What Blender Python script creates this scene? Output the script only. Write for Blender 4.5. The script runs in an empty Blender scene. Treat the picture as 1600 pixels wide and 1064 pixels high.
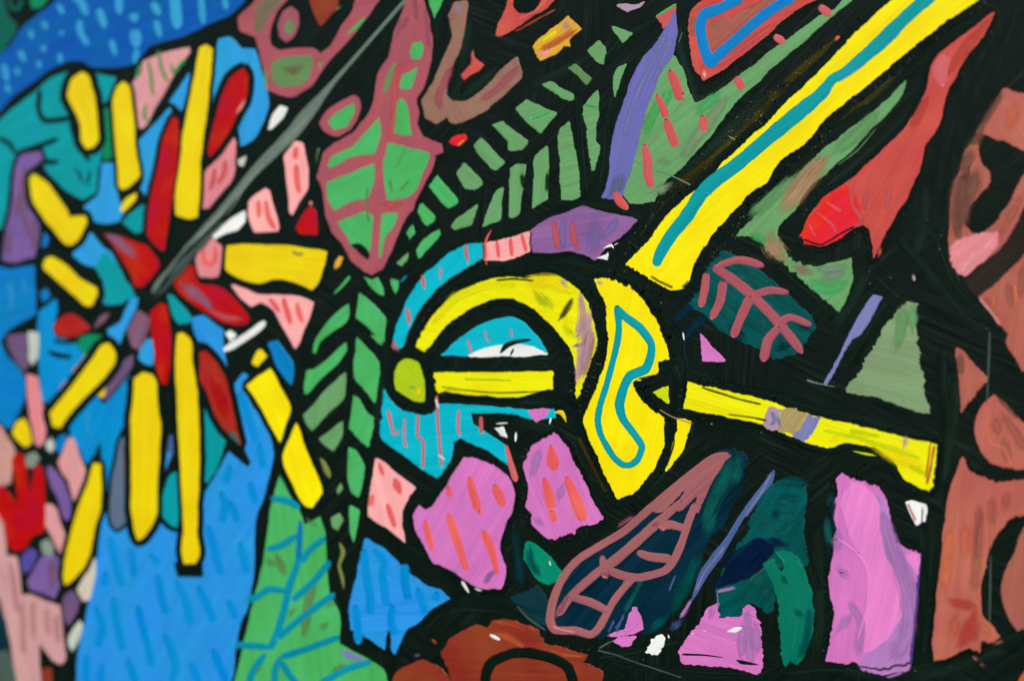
import bpy, math, random
from mathutils import Vector, Matrix, noise
from mathutils.geometry import delaunay_2d_cdt
random.seed(7)
sc = bpy.context.scene
C = sc.collection

# ---------------------------------------------------------------- camera
W, H = 1600.0, 1064.0
YAW, DIST, LENS = math.radians(33), 1.02, 50.0
cam = bpy.data.objects.new('camera', bpy.data.cameras.new('camera')); C.objects.link(cam)
AIM = Vector((0, 0, 1.30))
cam.location = AIM + Vector((math.sin(YAW) * DIST, -math.cos(YAW) * DIST, 0.0))
cam.rotation_euler = (math.radians(90), 0, YAW)
cam.data.lens = LENS; cam.data.sensor_width = 36
cam.data.clip_start = 0.02; cam.data.clip_end = 400
cam.data.dof.use_dof = True
cam.data.dof.focus_distance = 0.945
cam.data.dof.aperture_fstop = 2.9
sc.camera = cam

# ---------------------------------------------------------------- daylight: soft bright overcast
EL, AZ = math.radians(50), math.radians(25)      # sun stands in front of the painting, high and a little to the right
world = bpy.data.worlds.new('World'); sc.world = world; world.use_nodes = True
nt = world.node_tree; bg = nt.nodes['Background']
sky = nt.nodes.new('ShaderNodeTexSky'); sky.sky_type = 'NISHITA'; sky.sun_disc = False
sky.sun_elevation = EL; sky.sun_rotation = math.pi + AZ * -1; sky.air_density = 0.6; sky.dust_density = 4.0; sky.ozone_density = 0.6
nt.links.new(sky.outputs[0], bg.inputs[0]); bg.inputs[1].default_value = 0.06
sl = bpy.data.lights.new('sun', 'SUN'); sl.energy = 1.5; sl.angle = math.radians(12); sl.color = (1, 0.965, 0.91)
sun = bpy.data.objects.new('sun', sl); C.objects.link(sun)
sd = Vector((math.sin(AZ) * math.cos(EL), -math.cos(AZ) * math.cos(EL), math.sin(EL)))
sun.rotation_euler = sd.to_track_quat('Z', 'Y').to_euler(); sun.location = AIM + sd * 3
sc.view_settings.view_transform = 'Standard'; sc.view_settings.look = 'None'
sc.view_settings.exposure = 1.02; sc.view_settings.gamma = 1.0
K = 1.05                                            # light level the paint colours were read under

# ---------------------------------------------------------------- pixel of the photograph -> point on the painting
FWD = Vector((-math.sin(YAW), math.cos(YAW), 0)); RGT = Vector((math.cos(YAW), math.sin(YAW), 0)); UP = Vector((0, 0, 1))
TH = 18.0 / LENS
def at(px, py, h=0.0):
    d = FWD + RGT * ((px - W / 2) / (W / 2) * TH) + UP * ((H / 2 - py) / (W / 2) * TH)
    t = (-h - cam.location.y) / d.y
    p = cam.location + d * t
    return p.x, p.z

# ---------------------------------------------------------------- paints
def lin(c):
    c /= 255.0
    return c / 12.92 if c <= 0.04045 else ((c + 0.055) / 1.055) ** 2.4
PAL = dict(
 K=(7,24,16), KB=(42,37,31),
 Y=(250,236,0), YL=(238,214,8), YG=(240,240,2), LM=(176,206,22), LG=(205,225,10), OC=(222,170,50),  # YL: the yellow darkened to paint in weaker light on the left
 R=(186,6,14), R2=(172,38,28), RB=(232,48,34), RC=(200,80,72), CO=(232,98,96), CD=(206,88,90), PKC=(206,100,108), MR=(150,100,130),
 G=(74,182,100), GB=(60,172,92), G2=(104,164,104), G3=(128,160,116), GD=(0,96,80), GE=(0,138,90), OL=(124,140,70), OLG=(100,142,86), GS=(122,152,132),
 SB=(40,150,230), DB=(0,92,176), MB=(0,142,218), XB=(0,145,214), VB=(0,128,200), LB=(50,158,206), HB=(44,160,226),
 C=(0,186,208), T=(0,156,164), TD=(0,80,80), TE=(4,94,88), NV=(2,42,60), NB=(2,26,58), EM=(0,116,94), EG=(0,142,108), DT=(8,50,56), T2=(0,158,166), VT=(0,144,166),
 PK=(222,158,160), P2=(226,140,146), SP=(252,176,176), PH=(206,158,158), PB=(200,152,142), HP=(196,138,142),
 DP=(170,86,97), DM=(158,86,104), TP=(150,112,94), TL=(120,108,84), TN=(178,160,104),
 OD=(60,56,14), KG=(12,32,23), KL=(22,42,33), DW=(160,98,102), M=(212,120,196), ML=(232,134,208), LV=(180,128,196), PU=(142,98,158), PE=(108,108,184), PP=(122,94,162), PL=(126,114,182), MV=(128,92,116), MU=(112,86,126), LA=(176,150,176), IN=(86,76,160), LM2=(192,150,166),
 OR=(140,56,34), OR2=(190,90,50), TC=(186,104,88), TC2=(176,98,84), TB=(128,84,70), TO=(212,112,80), TR=(190,72,58), SL=(94,114,140), BR=(166,96,82),
 W=(236,242,238), WG=(196,208,194), BG=(206,198,180), GY=(104,124,112), GL=(134,152,138), GC=(74,94,88), BS=(72,98,152), BP=(122,130,186), TNC=(176,140,104),
)
MATS = {}
def paint(key, dry=False):
    mk = key + ('_dry' if dry else '')
    if mk in MATS: return MATS[mk]
    rgb = [max(lin(v) / K, 0.0) for v in PAL[key]]
    mxc = max(rgb); rgb = [v * min(1.0, 0.94 / mxc) for v in rgb]
    m = bpy.data.materials.new('paint_' + mk); m.use_nodes = True
    n = m.node_tree.nodes; l = m.node_tree.links
    bs = n['Principled BSDF']; out = n['Material Output']
    uv = n.new('ShaderNodeUVMap'); uv.uv_map = 'brush'
    geo = n.new('ShaderNodeNewGeometry')
    def mp(src, s, loc=(0,0,0)):
        x = n.new('ShaderNodeMapping'); x.inputs['Scale'].default_value = s; x.inputs['Location'].default_value = loc
        l.new(src, x.inputs[0]); return x.outputs[0]
    def ns(vec, sc_, det=4, rough=0.55, dist=0.0):
        x = n.new('ShaderNodeTexNoise'); x.inputs['Scale'].default_value = sc_; x.inputs['Detail'].default_value = det
        x.inputs['Roughness'].default_value = rough; x.inputs['Distortion'].default_value = dist
        l.new(vec, x.inputs['Vector']); return x.outputs['Fac']
    def ramp(src, a, b, va, vb):
        x = n.new('ShaderNodeMapRange'); x.inputs[1].default_value = a; x.inputs[2].default_value = b
        x.inputs[3].default_value = va; x.inputs[4].default_value = vb; l.new(src, x.inputs[0]); return x.outputs[0]
    def math_(op, a, b):
        x = n.new('ShaderNodeMath'); x.operation = op
        for i, v in enumerate((a, b)):
            if isinstance(v, (int, float)): x.inputs[i].default_value = v
            else: l.new(v, x.inputs[i])
        return x.outputs[0]
    bris = ns(mp(uv.outputs[0], (14, 900, 1)), 1.0, 3, 0.6, 0.25)        # bristle streaks along the stroke
    wide = ns(mp(uv.outputs[0], (10, 120, 1)), 1.0, 3, 0.5, 0.6)          # broader unevenness of the coat
    pool = ns(geo.outputs['Position'], 26, 3, 0.5)                        # cloudy mixing
    grain = ns(geo.outputs['Position'], 1500, 2, 0.6)
    dark = key in ('K', 'KB', 'KG', 'KL', 'OD', 'NV', 'NB', 'DT', 'TD')
    v = math_('ADD', ramp(bris, 0.3, 0.7, -0.10, 0.10), ramp(wide, 0.3, 0.7, -0.07, 0.07))
    v = math_('ADD', v, ramp(pool, 0.3, 0.7, -0.07, 0.07))
    v = math_('ADD', v, ramp(grain, 0.3, 0.7, -0.03, 0.03))
    if dark: v = math_('MULTIPLY', v, 3.0)
    elif key in ('Y','YL','YG'): v = math_('MULTIPLY', v, 0.5)
    v = math_('ADD', v, 1.0)
    mixn = n.new('ShaderNodeVectorMath'); mixn.operation = 'SCALE'; mixn.inputs[0].default_value = rgb
    l.new(v, mixn.inputs['Scale'])
    # a little hue drift where the coat is thin
    hs = n.new('ShaderNodeHueSaturation'); l.new(ramp(pool, 0.3, 0.7, 0.492, 0.508), hs.inputs['Hue']); l.new(mixn.outputs[0], hs.inputs['Color'])
    l.new(hs.outputs[0], bs.inputs['Base Color'])
    l.new(ramp(wide, 0.3, 0.7, 0.26, 0.5), bs.inputs['Roughness'])
    bs.inputs['Specular IOR Level'].default_value = 0.15 if dark else 0.24
    hgt = math_('ADD', math_('MULTIPLY', bris, 0.00024 if dark else 0.00017), math_('MULTIPLY', wide, 0.00060 if dark else 0.00045))
    hgt = math_('ADD', hgt, math_('MULTIPLY', grain, 0.00005))
    bp = n.new('ShaderNodeBump'); bp.inputs['Strength'].default_value = 0.9; bp.inputs['Distance'].default_value = 1.0
    l.new(hgt, bp.inputs['Height']); l.new(bp.outputs[0], bs.inputs['Normal'])
    if dry:                                                                # dry brush: the coat below shows between bristles
        tr = n.new('ShaderNodeBsdfTransparent'); mx = n.new('ShaderNodeMixShader')
        fu = n.new('ShaderNodeUVMap'); fu.uv_map = 'feather'; sp = n.new('ShaderNodeSeparateXYZ'); l.new(fu.outputs[0], sp.inputs[0])
        ac = math_('ABSOLUTE', math_('SUBTRACT', math_('MULTIPLY', sp.outputs[0], 2.0), 1.0), 0)
        d2 = ns(mp(uv.outputs[0], (26, 900, 1)), 1.0, 4, 0.6, 0.15)
        d4 = ns(mp(uv.outputs[0], (60, 260, 1)), 1.0, 3, 0.6, 0.3)
        fade = math_('ADD', math_('MULTIPLY', math_('POWER', ac, 1.8), -0.34), ramp(sp.outputs[1], 0.0, 1.5, -0.30, 0.08))
        d3 = math_('ADD', math_('ADD', math_('MULTIPLY', d2, 0.75), math_('MULTIPLY', d4, 0.35)), fade)
        l.new(ramp(d3, 0.34, 0.66, 0.0, 0.9), mx.inputs[0])
        l.new(tr.outputs[0], mx.inputs[1]); l.new(bs.outputs[0], mx.inputs[2]); l.new(mx.outputs[0], out.inputs[0])
    MATS[mk] = m
    return m

# ---------------------------------------------------------------- the painting itself
root = bpy.data.objects.new('painting', None); C.objects.link(root)
root.location = (0, 0, at(800, 1120)[1])
root['label'] = 'bright abstract acrylic painting of flowers, leaves and brushes with thick black outlines'
root['category'] = 'painting'
x0, _ = at(-70, 500); x1, _ = at(1670, 500); z1 = at(0, -90)[1]; z0 = at(0, 1150)[1]
def add_mesh(name, verts, faces, uvs, mat, parent):
    me = bpy.data.meshes.new(name); me.from_pydata(verts, [], faces); me.materials.append(mat)
    ul = me.uv_layers.new(name='brush'); dat = [0.0] * (2 * len(me.loops))
    for lp in me.loops:
        dat[2 * lp.index], dat[2 * lp.index + 1] = uvs[lp.vertex_index]
    ul.data.foreach_set('uv', dat)
    o = bpy.data.objects.new(name, me); C.objects.link(o); o.parent = parent
    o.matrix_parent_inverse = Matrix.Translation(-root.location)
    if parent is not root: o.matrix_parent_inverse = Matrix.Identity(4)
    return o

def black_ground():
    m = bpy.data.materials.new('black_ground_paint'); m.use_nodes = True
    n = m.node_tree.nodes; l = m.node_tree.links; bs = n['Principled BSDF']
    geo = n.new('ShaderNodeNewGeometry'); P = geo.outputs['Position']
    def streak(ang, s1, s2):
        r = n.new('ShaderNodeMapping'); r.inputs['Rotation'].default_value = (0, ang, 0); l.new(P, r.inputs[0])
        q = n.new('ShaderNodeMapping'); q.inputs['Scale'].default_value = (s1, 1, s2); l.new(r.outputs[0], q.inputs[0])
        x = n.new('ShaderNodeTexNoise'); x.inputs['Scale'].default_value = 1; x.inputs['Detail'].default_value = 4; x.inputs['Distortion'].default_value = 0.4
        l.new(q.outputs[0], x.inputs['Vector']); return x.outputs['Fac']
    a = streak(math.radians(42), 22, 480); b = streak(math.radians(-24), 22, 420); c = streak(math.radians(85), 20, 450)
    def nz(s, d=3):
        x = n.new('ShaderNodeTexNoise'); x.inputs['Scale'].default_value = s; x.inputs['Detail'].default_value = d; l.new(P, x.inputs['Vector']); return x.outputs['Fac']
    def mr(src, a_, b_, va, vb):
        x = n.new('ShaderNodeMapRange'); x.inputs[1].default_value = a_; x.inputs[2].default_value = b_; x.inputs[3].default_value = va; x.inputs[4].default_value = vb
        l.new(src, x.inputs[0]); return x.outputs[0]
    def mix(f, p, q):
        x = n.new('ShaderNodeMix'); l.new(f, x.inputs[0]); l.new(p, x.inputs[2]); l.new(q, x.inputs[3]); return x.outputs[0]
    h = mix(mr(nz(9), 0.47, 0.53, 0, 1), a, b); h = mix(mr(nz(11.3), 0.53, 0.58, 0, 1), h, c)
    cr = n.new('ShaderNodeValToRGB'); e = cr.color_ramp.elements
    e[0].position = 0.28; e[0].color = (0.0012, 0.0050, 0.0030, 1); e[1].position = 0.80; e[1].color = (0.012, 0.024, 0.016, 1)
    k = e.new(0.56); k.color = (0.0026, 0.0090, 0.0058, 1)
    l.new(h, cr.inputs[0]); l.new(cr.outputs[0], bs.inputs['Base Color'])
    l.new(mr(h, 0.3, 0.7, 0.34, 0.58), bs.inputs['Roughness']); bs.inputs['Specular IOR Level'].default_value = 0.15
    bp = n.new('ShaderNodeBump'); bp.inputs['Strength'].default_value = 0.8; bp.inputs['Distance'].default_value = 0.0004
    l.new(h, bp.inputs['Height']); l.new(bp.outputs[0], bs.inputs['Normal'])
    return m

def box_panel():
    t = 0.018; r = 0.0025
    vs = [];
    for (y, ins) in ((0, r), (r, 0), (t, 0)):
        vs += [(x0 + ins, y, z0 + ins), (x1 - ins, y, z0 + ins), (x1 - ins, y, z1 - ins), (x0 + ins, y, z1 - ins)]
    fs = [(0, 1, 2, 3), (11, 10, 9, 8)]
    for k in (0, 4):
        for i in range(4):
            j = (i + 1) % 4; fs.append((k + j, k + i, k + 4 + i, k + 4 + j))
    o = add_mesh('black_panel', vs, fs, [(v[0], v[2]) for v in vs], black_ground(), root)
    return o
panel = box_panel()
panel['label'] = 'board painted glossy green-black'

# ---------------------------------------------------------------- outline helpers (all in photograph pixels until the very end)
def pts_of(tile, s):
    cx, cy = int(tile[0]) * 400, int(tile[1]) * 266
    out = []
    for tok in s.split():
        v = [float(q) for q in tok.split(',')]
        out.append((cx + v[0] / 4, cy + v[1] / 4) + ((v[2] / 4,) if len(v) > 2 else ()))
    return out
def crm(p0, p1, p2, p3, t):
    k = 0.36; t2 = t * t; t3 = t2 * t
    return [(2 * t3 - 3 * t2 + 1) * b + (t3 - 2 * t2 + t) * k * (c - a) + (3 * t2 - 2 * t3) * c + (t3 - t2) * k * (d - b)
            for a, b, c, d in zip(p0, p1, p2, p3)]
def smooth_closed(P, step, corner=42):
    n = len(P); sharp = []
    for i in range(n):
        a, b, c = P[i - 1], P[i], P[(i + 1) % n]
        u = (b[0] - a[0], b[1] - a[1]); w = (c[0] - b[0], c[1] - b[1])
        lu = math.hypot(*u); lw = math.hypot(*w)
        ang = math.degrees(math.acos(max(-1, min(1, (u[0] * w[0] + u[1] * w[1]) / (lu * lw + 1e-9)))))
        sharp.append(ang > corner)
    out = []
    for i in range(n):
        p1, p2 = P[i], P[(i + 1) % n]
        p0 = P[i - 1] if not sharp[i] else (2 * p1[0] - p2[0], 2 * p1[1] - p2[1])
        p3 = P[(i + 2) % n] if not sharp[(i + 1) % n] else (2 * p2[0] - p1[0], 2 * p2[1] - p1[1])
        L = math.hypot(p2[0] - p1[0], p2[1] - p1[1])
        # tame overshoot next to much longer neighbours
        def lim(a, b, q):
            d = math.hypot(q[0] - b[0], q[1] - b[1]); k = min(1, 1.6 * L / (d + 1e-9)); return (b[0] + (q[0] - b[0]) * k, b[1] + (q[1] - b[1]) * k)
        p0 = lim(p2, p1, p0); p3 = lim(p1, p2, p3)
        m = max(2, int(L / step))
        for k in range(m):
            out.append(tuple(crm(p0, p1, p2, p3, k / m)))
    return out
def smooth_open(P, step):
    out = []; n = len(P)
    for i in range(n - 1):
        p1, p2 = P[i], P[i + 1]
        p0 = P[i - 1] if i else tuple(2 * a - b for a, b in zip(p1, p2))
        p3 = P[i + 2] if i + 2 < n else tuple(2 * b - a for a, b in zip(p1, p2))
        m = max(2, int(math.hypot(p2[0] - p1[0], p2[1] - p1[1]) / step))
        for k in range(m): out.append(tuple(crm(p0, p1, p2, p3, k / m)))
    out.append(P[-1]); return out
def area(P): return 0.5 * sum(P[i - 1][0] * P[i][1] - P[i][0] * P[i - 1][1] for i in range(len(P)))
def clip_view(P):
    return [(min(max(x, -66), 1666), min(max(y, -84), 1144)) for x, y in P]
def normals(P, closed=True):
    n = len(P); N = []
    for i in range(n):
        a = P[i - 1] if (closed or i) else P[i]; b = P[(i + 1) % n] if (closed or i < n - 1) else P[i]
        dx, dy = b[0] - a[0], b[1] - a[1]; L = math.hypot(dx, dy) + 1e-9
        N.append((dy / L, -dx / L))
    return N
IDX = [0]
def height(layer):
    IDX[0] += 1
    return 0.00016 * layer + 0.0000009 * (IDX[0] % 28)
def wob(x, y, s, seed): return noise.noise(Vector((x * s, y * s, seed)))

def patch(name, key, tile, s, layer=1.0, parent=None, ol=0, rough=1.0, ang=None, dry=False, label=None):
    P = pts_of(tile, s)
    P = [p[:2] for p in P]
    if area(P) < 0: P.reverse()
    cxm = sum(p[0] for p in P) / len(P)
    step = (1.9 if cxm > 800 else 3.0) if cxm > 560 else 4.5
    S = smooth_closed(P, step)
    N = normals(S); seed = IDX[0] * 3.7
    amp = (1.5 if cxm > 560 else 0.9) * rough
    S = [(x + nx * amp * (wob(x, y, 0.045, seed) * 1.3 + wob(x, y, 0.22, seed + 5) * 0.8), y + ny * amp * (wob(x, y, 0.045, seed) * 1.3 + wob(x, y, 0.22, seed + 5) * 0.8))
         for (x, y), (nx, ny) in zip(S, N)]
    g_ = 1.3 if dry is False and math.sqrt(abs(area(S))) > 14 else 0.5      # the paint swells a little past the drawn line
    NN = normals(S); sg = 1 if area(S) > 0 else -1
    S = [(x + nx * g_ * sg, y + ny * g_ * sg) for (x, y), (nx, ny) in zip(S, NN)]
    if ang is None:                      # brush direction (in photograph pixels) = long axis
        mx = sum(p[0] for p in S) / len(S); my = sum(p[1] for p in S) / len(S)
        aa = 0.5 * math.atan2(2 * sum((p[0] - mx) * (p[1] - my) for p in S), sum((p[0] - mx) ** 2 - (p[1] - my) ** 2 for p in S))
    else: aa = -math.radians(ang)
    if cxm > 560:                        # bristles leave ragged ends where the stroke starts and stops
        dx, dy = math.cos(aa), math.sin(aa); R_ = []
        big = math.sqrt(abs(area(S))); rk = min(1.0, max(0.25, (big - 10) / 70))
        for (x, y), (nx, ny) in zip(S, N):
            f = abs(nx * dx + ny * dy) ** 1.5 * min(1.0, (cxm - 560) / 400 + 0.3)
            cr = -x * dy + y * dx
            gate = 0.35 + 1.3 * max(0.0, noise.noise(Vector((x * 0.02, y * 0.02, seed + 9))) + 0.15)
            q = (noise.noise(Vector((cr * 0.62, (x * dx + y * dy) * 0.02, seed))) * 2.4 + noise.noise(Vector((cr * 0.17, 0.3, seed + 3))) * 3.0) * f * rough * rk * gate
            s_ = 1 if nx * dx + ny * dy > 0 else -1
            R_.append((x + dx * q * s_, y + dy * q * s_))
        S = R_
    S = clip_view(S)
    h = height(layer); par = parent or root
    N = normals(S)                       # outward for positive area in y-down pixels
    if area(S) < 0: N = [(-a, -b) for a, b in N]
    ins = 0.55 if not dry else 0.0
    n = len(S)
    low = [at(x, y, 0) for x, y in S]; top = [at(x - a * ins, y - b * ins, h) for (x, y), (a, b) in zip(S, N)]
    vs = [(p[0], 0.0 if not dry else -h + 0.00002, p[1]) for p in low] + [(p[0], -h, p[1]) for p in top]
    cdt = delaunay_2d_cdt([Vector(p) for p in top], [], [list(range(n))], 1, 1e-7)
    b0 = len(vs); vs += [(p[0], -h, p[1]) for p in cdt[0]]
    fs = [tuple(b0 + q for q in f) for f in cdt[2]]
    if not dry:
        for i in range(n):
            j = (i + 1) % n; fs.append((i, j, n + j, n + i))
    if ang is None:                      # brush direction = long axis of the shape
        mx = sum(p[0] for p in top) / n; mz = sum(p[1] for p in top) / n
        sxx = sum((p[0] - mx) ** 2 for p in top); szz = sum((p[1] - mz) ** 2 for p in top); sxz = sum((p[0] - mx) * (p[1] - mz) for p in top)
        a = 0.5 * math.atan2(2 * sxz, sxx - szz)
    else: a = math.radians(ang)
    ca, sa = math.cos(a), math.sin(a); off = random.uniform(0, 9)
    uvs = [(v[0] * ca + v[2] * sa + off, -v[0] * sa + v[2] * ca + off) for v in vs]
    o = add_mesh(name, vs, fs, uvs, paint(key, dry), par)
    if label: o['label'] = label
    if ol:
        w = ol / 4.0; B = normals(S)
        if area(S) < 0: B = [(-p, -q) for p, q in B]
        R = [(x + p * w * 0.40, y + q * w * 0.40, w) for (x, y), (p, q) in zip(S, B)]
        ribbon('black_outline', 'K', R + [R[0]], layer - 0.45, o if parent is None else parent, caps=False)
        if cxm > 640:
            R = [(x + p * 0.9, y + q * 0.9, 3.4) for (x, y), (p, q) in zip(S, B)]
            ribbon('bristle_edge', 'K', R + [R[0]], layer + 0.35, o if parent is None else parent, caps=False, dry=True)
    return o

def ribbon(name, key, R, layer, parent, caps=True, dry=False, label=None):
    n = len(R); h = height(layer); seed = IDX[0] * 1.9
    N = normals([r[:2] for r in R], closed=False)
    prof = tuple((t, 1.0) for t in (-1.0, -0.6, -0.2, 0.2, 0.6, 1.0)) if dry else ((-1.0, 0.0), (-0.86, 0.85), (-0.35, 1.0), (0.35, 0.97), (0.86, 0.88), (1.0, 0.0))
    vs = []; uvs = []; dist = 0; off = random.uniform(0, 9); K_ = len(prof)
    base = max(0.0, h - 0.00007)
    tot = sum(math.hypot(R[i][0] - R[i - 1][0], R[i][1] - R[i - 1][1]) for i in range(1, n)) + 1e-6
    edge = []
    for i, (x, y, w) in enumerate(R):
        if i: dist += math.hypot(x - R[i - 1][0], y - R[i - 1][1])
        hw = w / 2 * (1 + 0.10 * wob(x, y, 0.06, seed) + 0.06 * wob(x, y, 0.3, seed))
        if dry: hw *= 1.4
        if caps and not dry:
            e = min(i, n - 1 - i); c = (0.30, 0.72, 0.93)
            if e < 3: hw *= c[e]
        nx, ny = N[i]
        for (t, q) in prof:
            hh = base + (h - base) * q
            X, Z = at(min(max(x + nx * hw * t, -66), 1666), min(max(y + ny * hw * t, -84), 1144), hh)
            edge.append((t * 0.5 + 0.5, min(dist, tot - dist) / max(w, 1)))
            vs.append((X, -hh, Z)); uvs.append((dist * 0.0005 + off, hw * t * 0.0005 + off))
    fs = []
    for i in range(n - 1):
        for k in range(K_ - 1):
            a = i * K_ + k; fs.append((a, a + 1, a + K_ + 1, a + K_))
    if caps and not dry: fs += [tuple(range(K_)), tuple((n - 1) * K_ + k for k in reversed(range(K_)))]
    o = add_mesh(name, vs, fs, uvs, paint(key, dry), parent or root)
    if dry:
        ul = o.data.uv_layers.new(name='feather'); dat = []
        for lp in o.data.loops: dat += edge[lp.vertex_index]
        ul.data.foreach_set('uv', dat)
    for p in o.data.polygons: p.use_smooth = len(p.vertices) == 4
    if label: o['label'] = label
    return o

def stroke(name, key, tile, s, w=30, layer=2.0, parent=None, dry=False, label=None, closed=False):
    P = pts_of(tile, s); P = [p if len(p) == 3 else p + (w / 4.0,) for p in P]
    if name in ('scratch', 'grey_scratch'): dry = True
    if dry:                              # a dry stroke starts and stops gradually
        def ext(a, b):
            L = math.hypot(a[0] - b[0], a[1] - b[1]) + 1e-6; q = 0.55 * a[2] / L
            return (a[0] + (a[0] - b[0]) * q, a[1] + (a[1] - b[1]) * q, a[2])
        P[0] = ext(P[0], P[1]); P[-1] = ext(P[-1], P[-2])
    if closed: P.append(P[0])
    R = smooth_open(P, 3.0 if P[0][0] > 560 else 4.0)
    return ribbon(name, key, R, layer, parent, dry=dry, label=label)
def strokes(name, key, tile, lst, w=30, layer=2.0, parent=None, dry=False):
    for s in lst.split(';'):
        if s.strip(): stroke(name, key, tile, s, w, layer, parent, dry)
# ================================================================ column 0: river, teal ground, the red and yellow flower
o = patch('blue_river', 'DB', '00', '-300,640 -100,450 0,352 60,300 150,170 250,90 350,0 400,-340 1800,-340 1530,0 1440,90 1300,150 1180,212 1000,268 930,292 880,350 830,402 700,422 580,420 520,380 420,385 300,440 180,530 60,620 0,692 -300,900', label='deep blue river with pale blue dashes')
strokes('pale_dash', 'LB', '00', '350,25 375,50 392,90;380,180 385,222;185,180 200,245;258,125 295,185;268,275 275,325;115,310 155,385;368,325 380,392;240,370 247,425;20,395 45,510;500,120 500,200 550,285;690,240 722,345;970,120 1002,235;1255,-20 1270,150;1400,-20 1415,62;860,300 840,395;30,520 60,580;90,420 120,470', 42, 1.7, o)
strokes('pale_dash', 'LB', '00', '440,-40 510,20 540,95;615,50 655,175;740,-40 747,90;950,10 995,95', 50, 1.7, o)
strokes('pale_dash', 'LB', '00', '835,75 840,140;840,180 855,295;1090,-30 1110,180', 70, 1.7, o)
patch('dark_green_patch', 'GD', '00', '-260,-300 20,-300 22,0 45,100 95,150 100,195 45,275 0,340 -260,560')
patch('dark_green_patch', 'GE', '00', '190,-20 205,50 262,42 310,-20')
stroke('dark_green_ring', 'GD', '00', '60,-20 70,50 110,60 130,20 128,-30', 26, 1.2)
tl = patch('teal_ground', 'T', '00', '-200,980 -40,800 90,680 230,570 330,490 460,448 720,490 690,600 630,660 622,900 630,1000 610,1064 600,1200 520,1248 430,1200 330,1110 290,1060 260,975 110,965 60,1100 40,1300 30,1420 -200,1500', label='teal patch behind the flower')
strokes('black_line', 'K', '00', '250,560 240,680 275,752 360,752 440,730 415,640 430,560;440,750 470,860 520,945 560,1010;90,965 200,930 365,868;250,1012 330,1015 370,1010', 34, 1.8, tl)
strokes('black_line', 'K', '01', '470,-10 500,30 512,85;562,0 555,50 530,95', 18, 1.8, tl)
strokes('black_line', 'K', '00', '-20,860 60,900 90,960;580,500 600,600 640,660', 30, 1.8, tl)
patch('yellow_ray', 'YL', '00', '430,560 450,500 510,455 550,480 590,600 602,720 612,870 582,920 540,932 510,880 502,780 460,680 420,600', 2.4, ol=50)
patch('green_strip', 'GE', '00', '640,690 700,680 712,780 702,980 655,1002 632,900')
patch('yellow_ray', 'YL', '00', '708,620 730,550 770,514 802,540 830,700 842,900 872,1095 800,1172 762,1186 745,1160 735,1000 715,800', 2.0, ol=26)
p = patch('pink_wedge', 'PK', '00', '828,520 880,470 900,390 1000,345 1180,300 1184,330 1100,440 1000,620 900,800 862,802 848,650')
strokes('green_dash', 'OLG', '00', '880,400 850,490;925,380 945,480 950,560 965,605;990,320 1010,430 1050,520;1070,400 1085,455 1150,375;915,650 900,720 930,770', 24, 1.6, p)
strokes('green_dash', 'GE', '00', '990,310 985,340;1165,370 1110,430;870,430 850,480', 22, 1.7, p)
patch('blue_patch', 'HB', '00', '1062,640 1182,458 1172,560 1132,692 1090,650')
patch('blue_patch', 'HB', '00', '860,895 1062,680 1062,750 1012,880 985,1064 950,1190 925,1232 882,1184 905,1100 880,1000')
patch('yellow_ray', 'YL', '00', '1250,300 1290,284 1326,310 1320,420 1290,700 1252,1000 1246,1220 1232,1355 1180,1370 1100,1344 1098,1210 1120,1064 1152,800 1200,560', 2.0, ol=26, label='long upright yellow ray')
b = patch('blue_patch', 'HB', '00', '1370,250 1440,240 1510,312 1592,312 1640,480 1675,662 1600,850 1510,912 1490,800 1330,960 1280,900 1290,700 1330,450')
patch('red_petal', 'R', '00', '1520,428 1546,470 1540,600 1500,680 1440,800 1390,880 1312,982 1300,940 1340,780 1380,620 1440,490', 2.2, ol=44)
stroke('pink_edge', 'P2', '00', '1535,620,10 1500,680,22 1478,710,10', 20, 2.6, b)
patch('red_petal', 'R', '00', '1080,734 1110,760 1116,900 1082,1160 1062,1310 1040,1460 1022,1572 980,1540 920,1466 930,1314 960,1164 985,1050 1020,880', 2.0, ol=30, label='tall upright red petal')
p = patch('pink_patch', 'P2', '00', '1262,1300 1270,1170 1292,1070 1400,960 1450,846 1468,900 1465,1064 1445,1124 1390,1194 1300,1300')
strokes('coral_stripe', 'CD', '01', '1340,-10 1335,60 1310,130;1410,-60 1400,20 1360,90', 34, 1.6, p)
patch('white_chip', 'WG', '00', '1488,1002 1540,976 1522,1042 1495,1036')
# ---- tile 01
p = patch('purple_patch', 'PP', '00', '95,1070 130,972 250,950 262,1000 190,1050 190,1164 195,1264 240,1404 242,1484 210,1604 100,1636 18,1628 40,1444 80,1264', 1.5, ol=30, label='purple patch at the left side')
strokes('mauve_streak', 'MV', '01', '150,-20 140,120 150,300 200,440;60,380 50,480 60,545;120,150 100,300;205,300 225,400 200,500', 30, 2.0, p, dry=True)
patch('yellow_ray', 'YL', '01', '190,60 210,30 300,90 420,260 432,300 480,288 532,290 542,320 502,410 450,466 410,460 340,380 280,310 210,200', 2.4, ol=44)
patch('yellow_ray', 'YL', '01', '272,590 290,550 330,545 420,600 500,680 602,740 604,780 572,845 530,840 440,760 340,670 280,620', 2.4, ol=50)
patch('blue_patch', 'HB', '01', '530,230 620,160 640,-40 728,-40 730,130 750,220 772,270 740,322 660,332 580,320')
patch('yellow_chip', 'YL', '01', '750,250 790,182 852,148 842,190 780,252', 1.5)
patch('teal_chip', 'T', '01', '768,330 830,262 900,218 912,230 892,382 850,392')
o = patch('blue_petal', 'HB', '01', '530,400 570,396 640,480 700,530 750,640 835,782 800,800 760,835 650,835 650,700 600,605 520,580 460,530 490,470')
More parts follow.
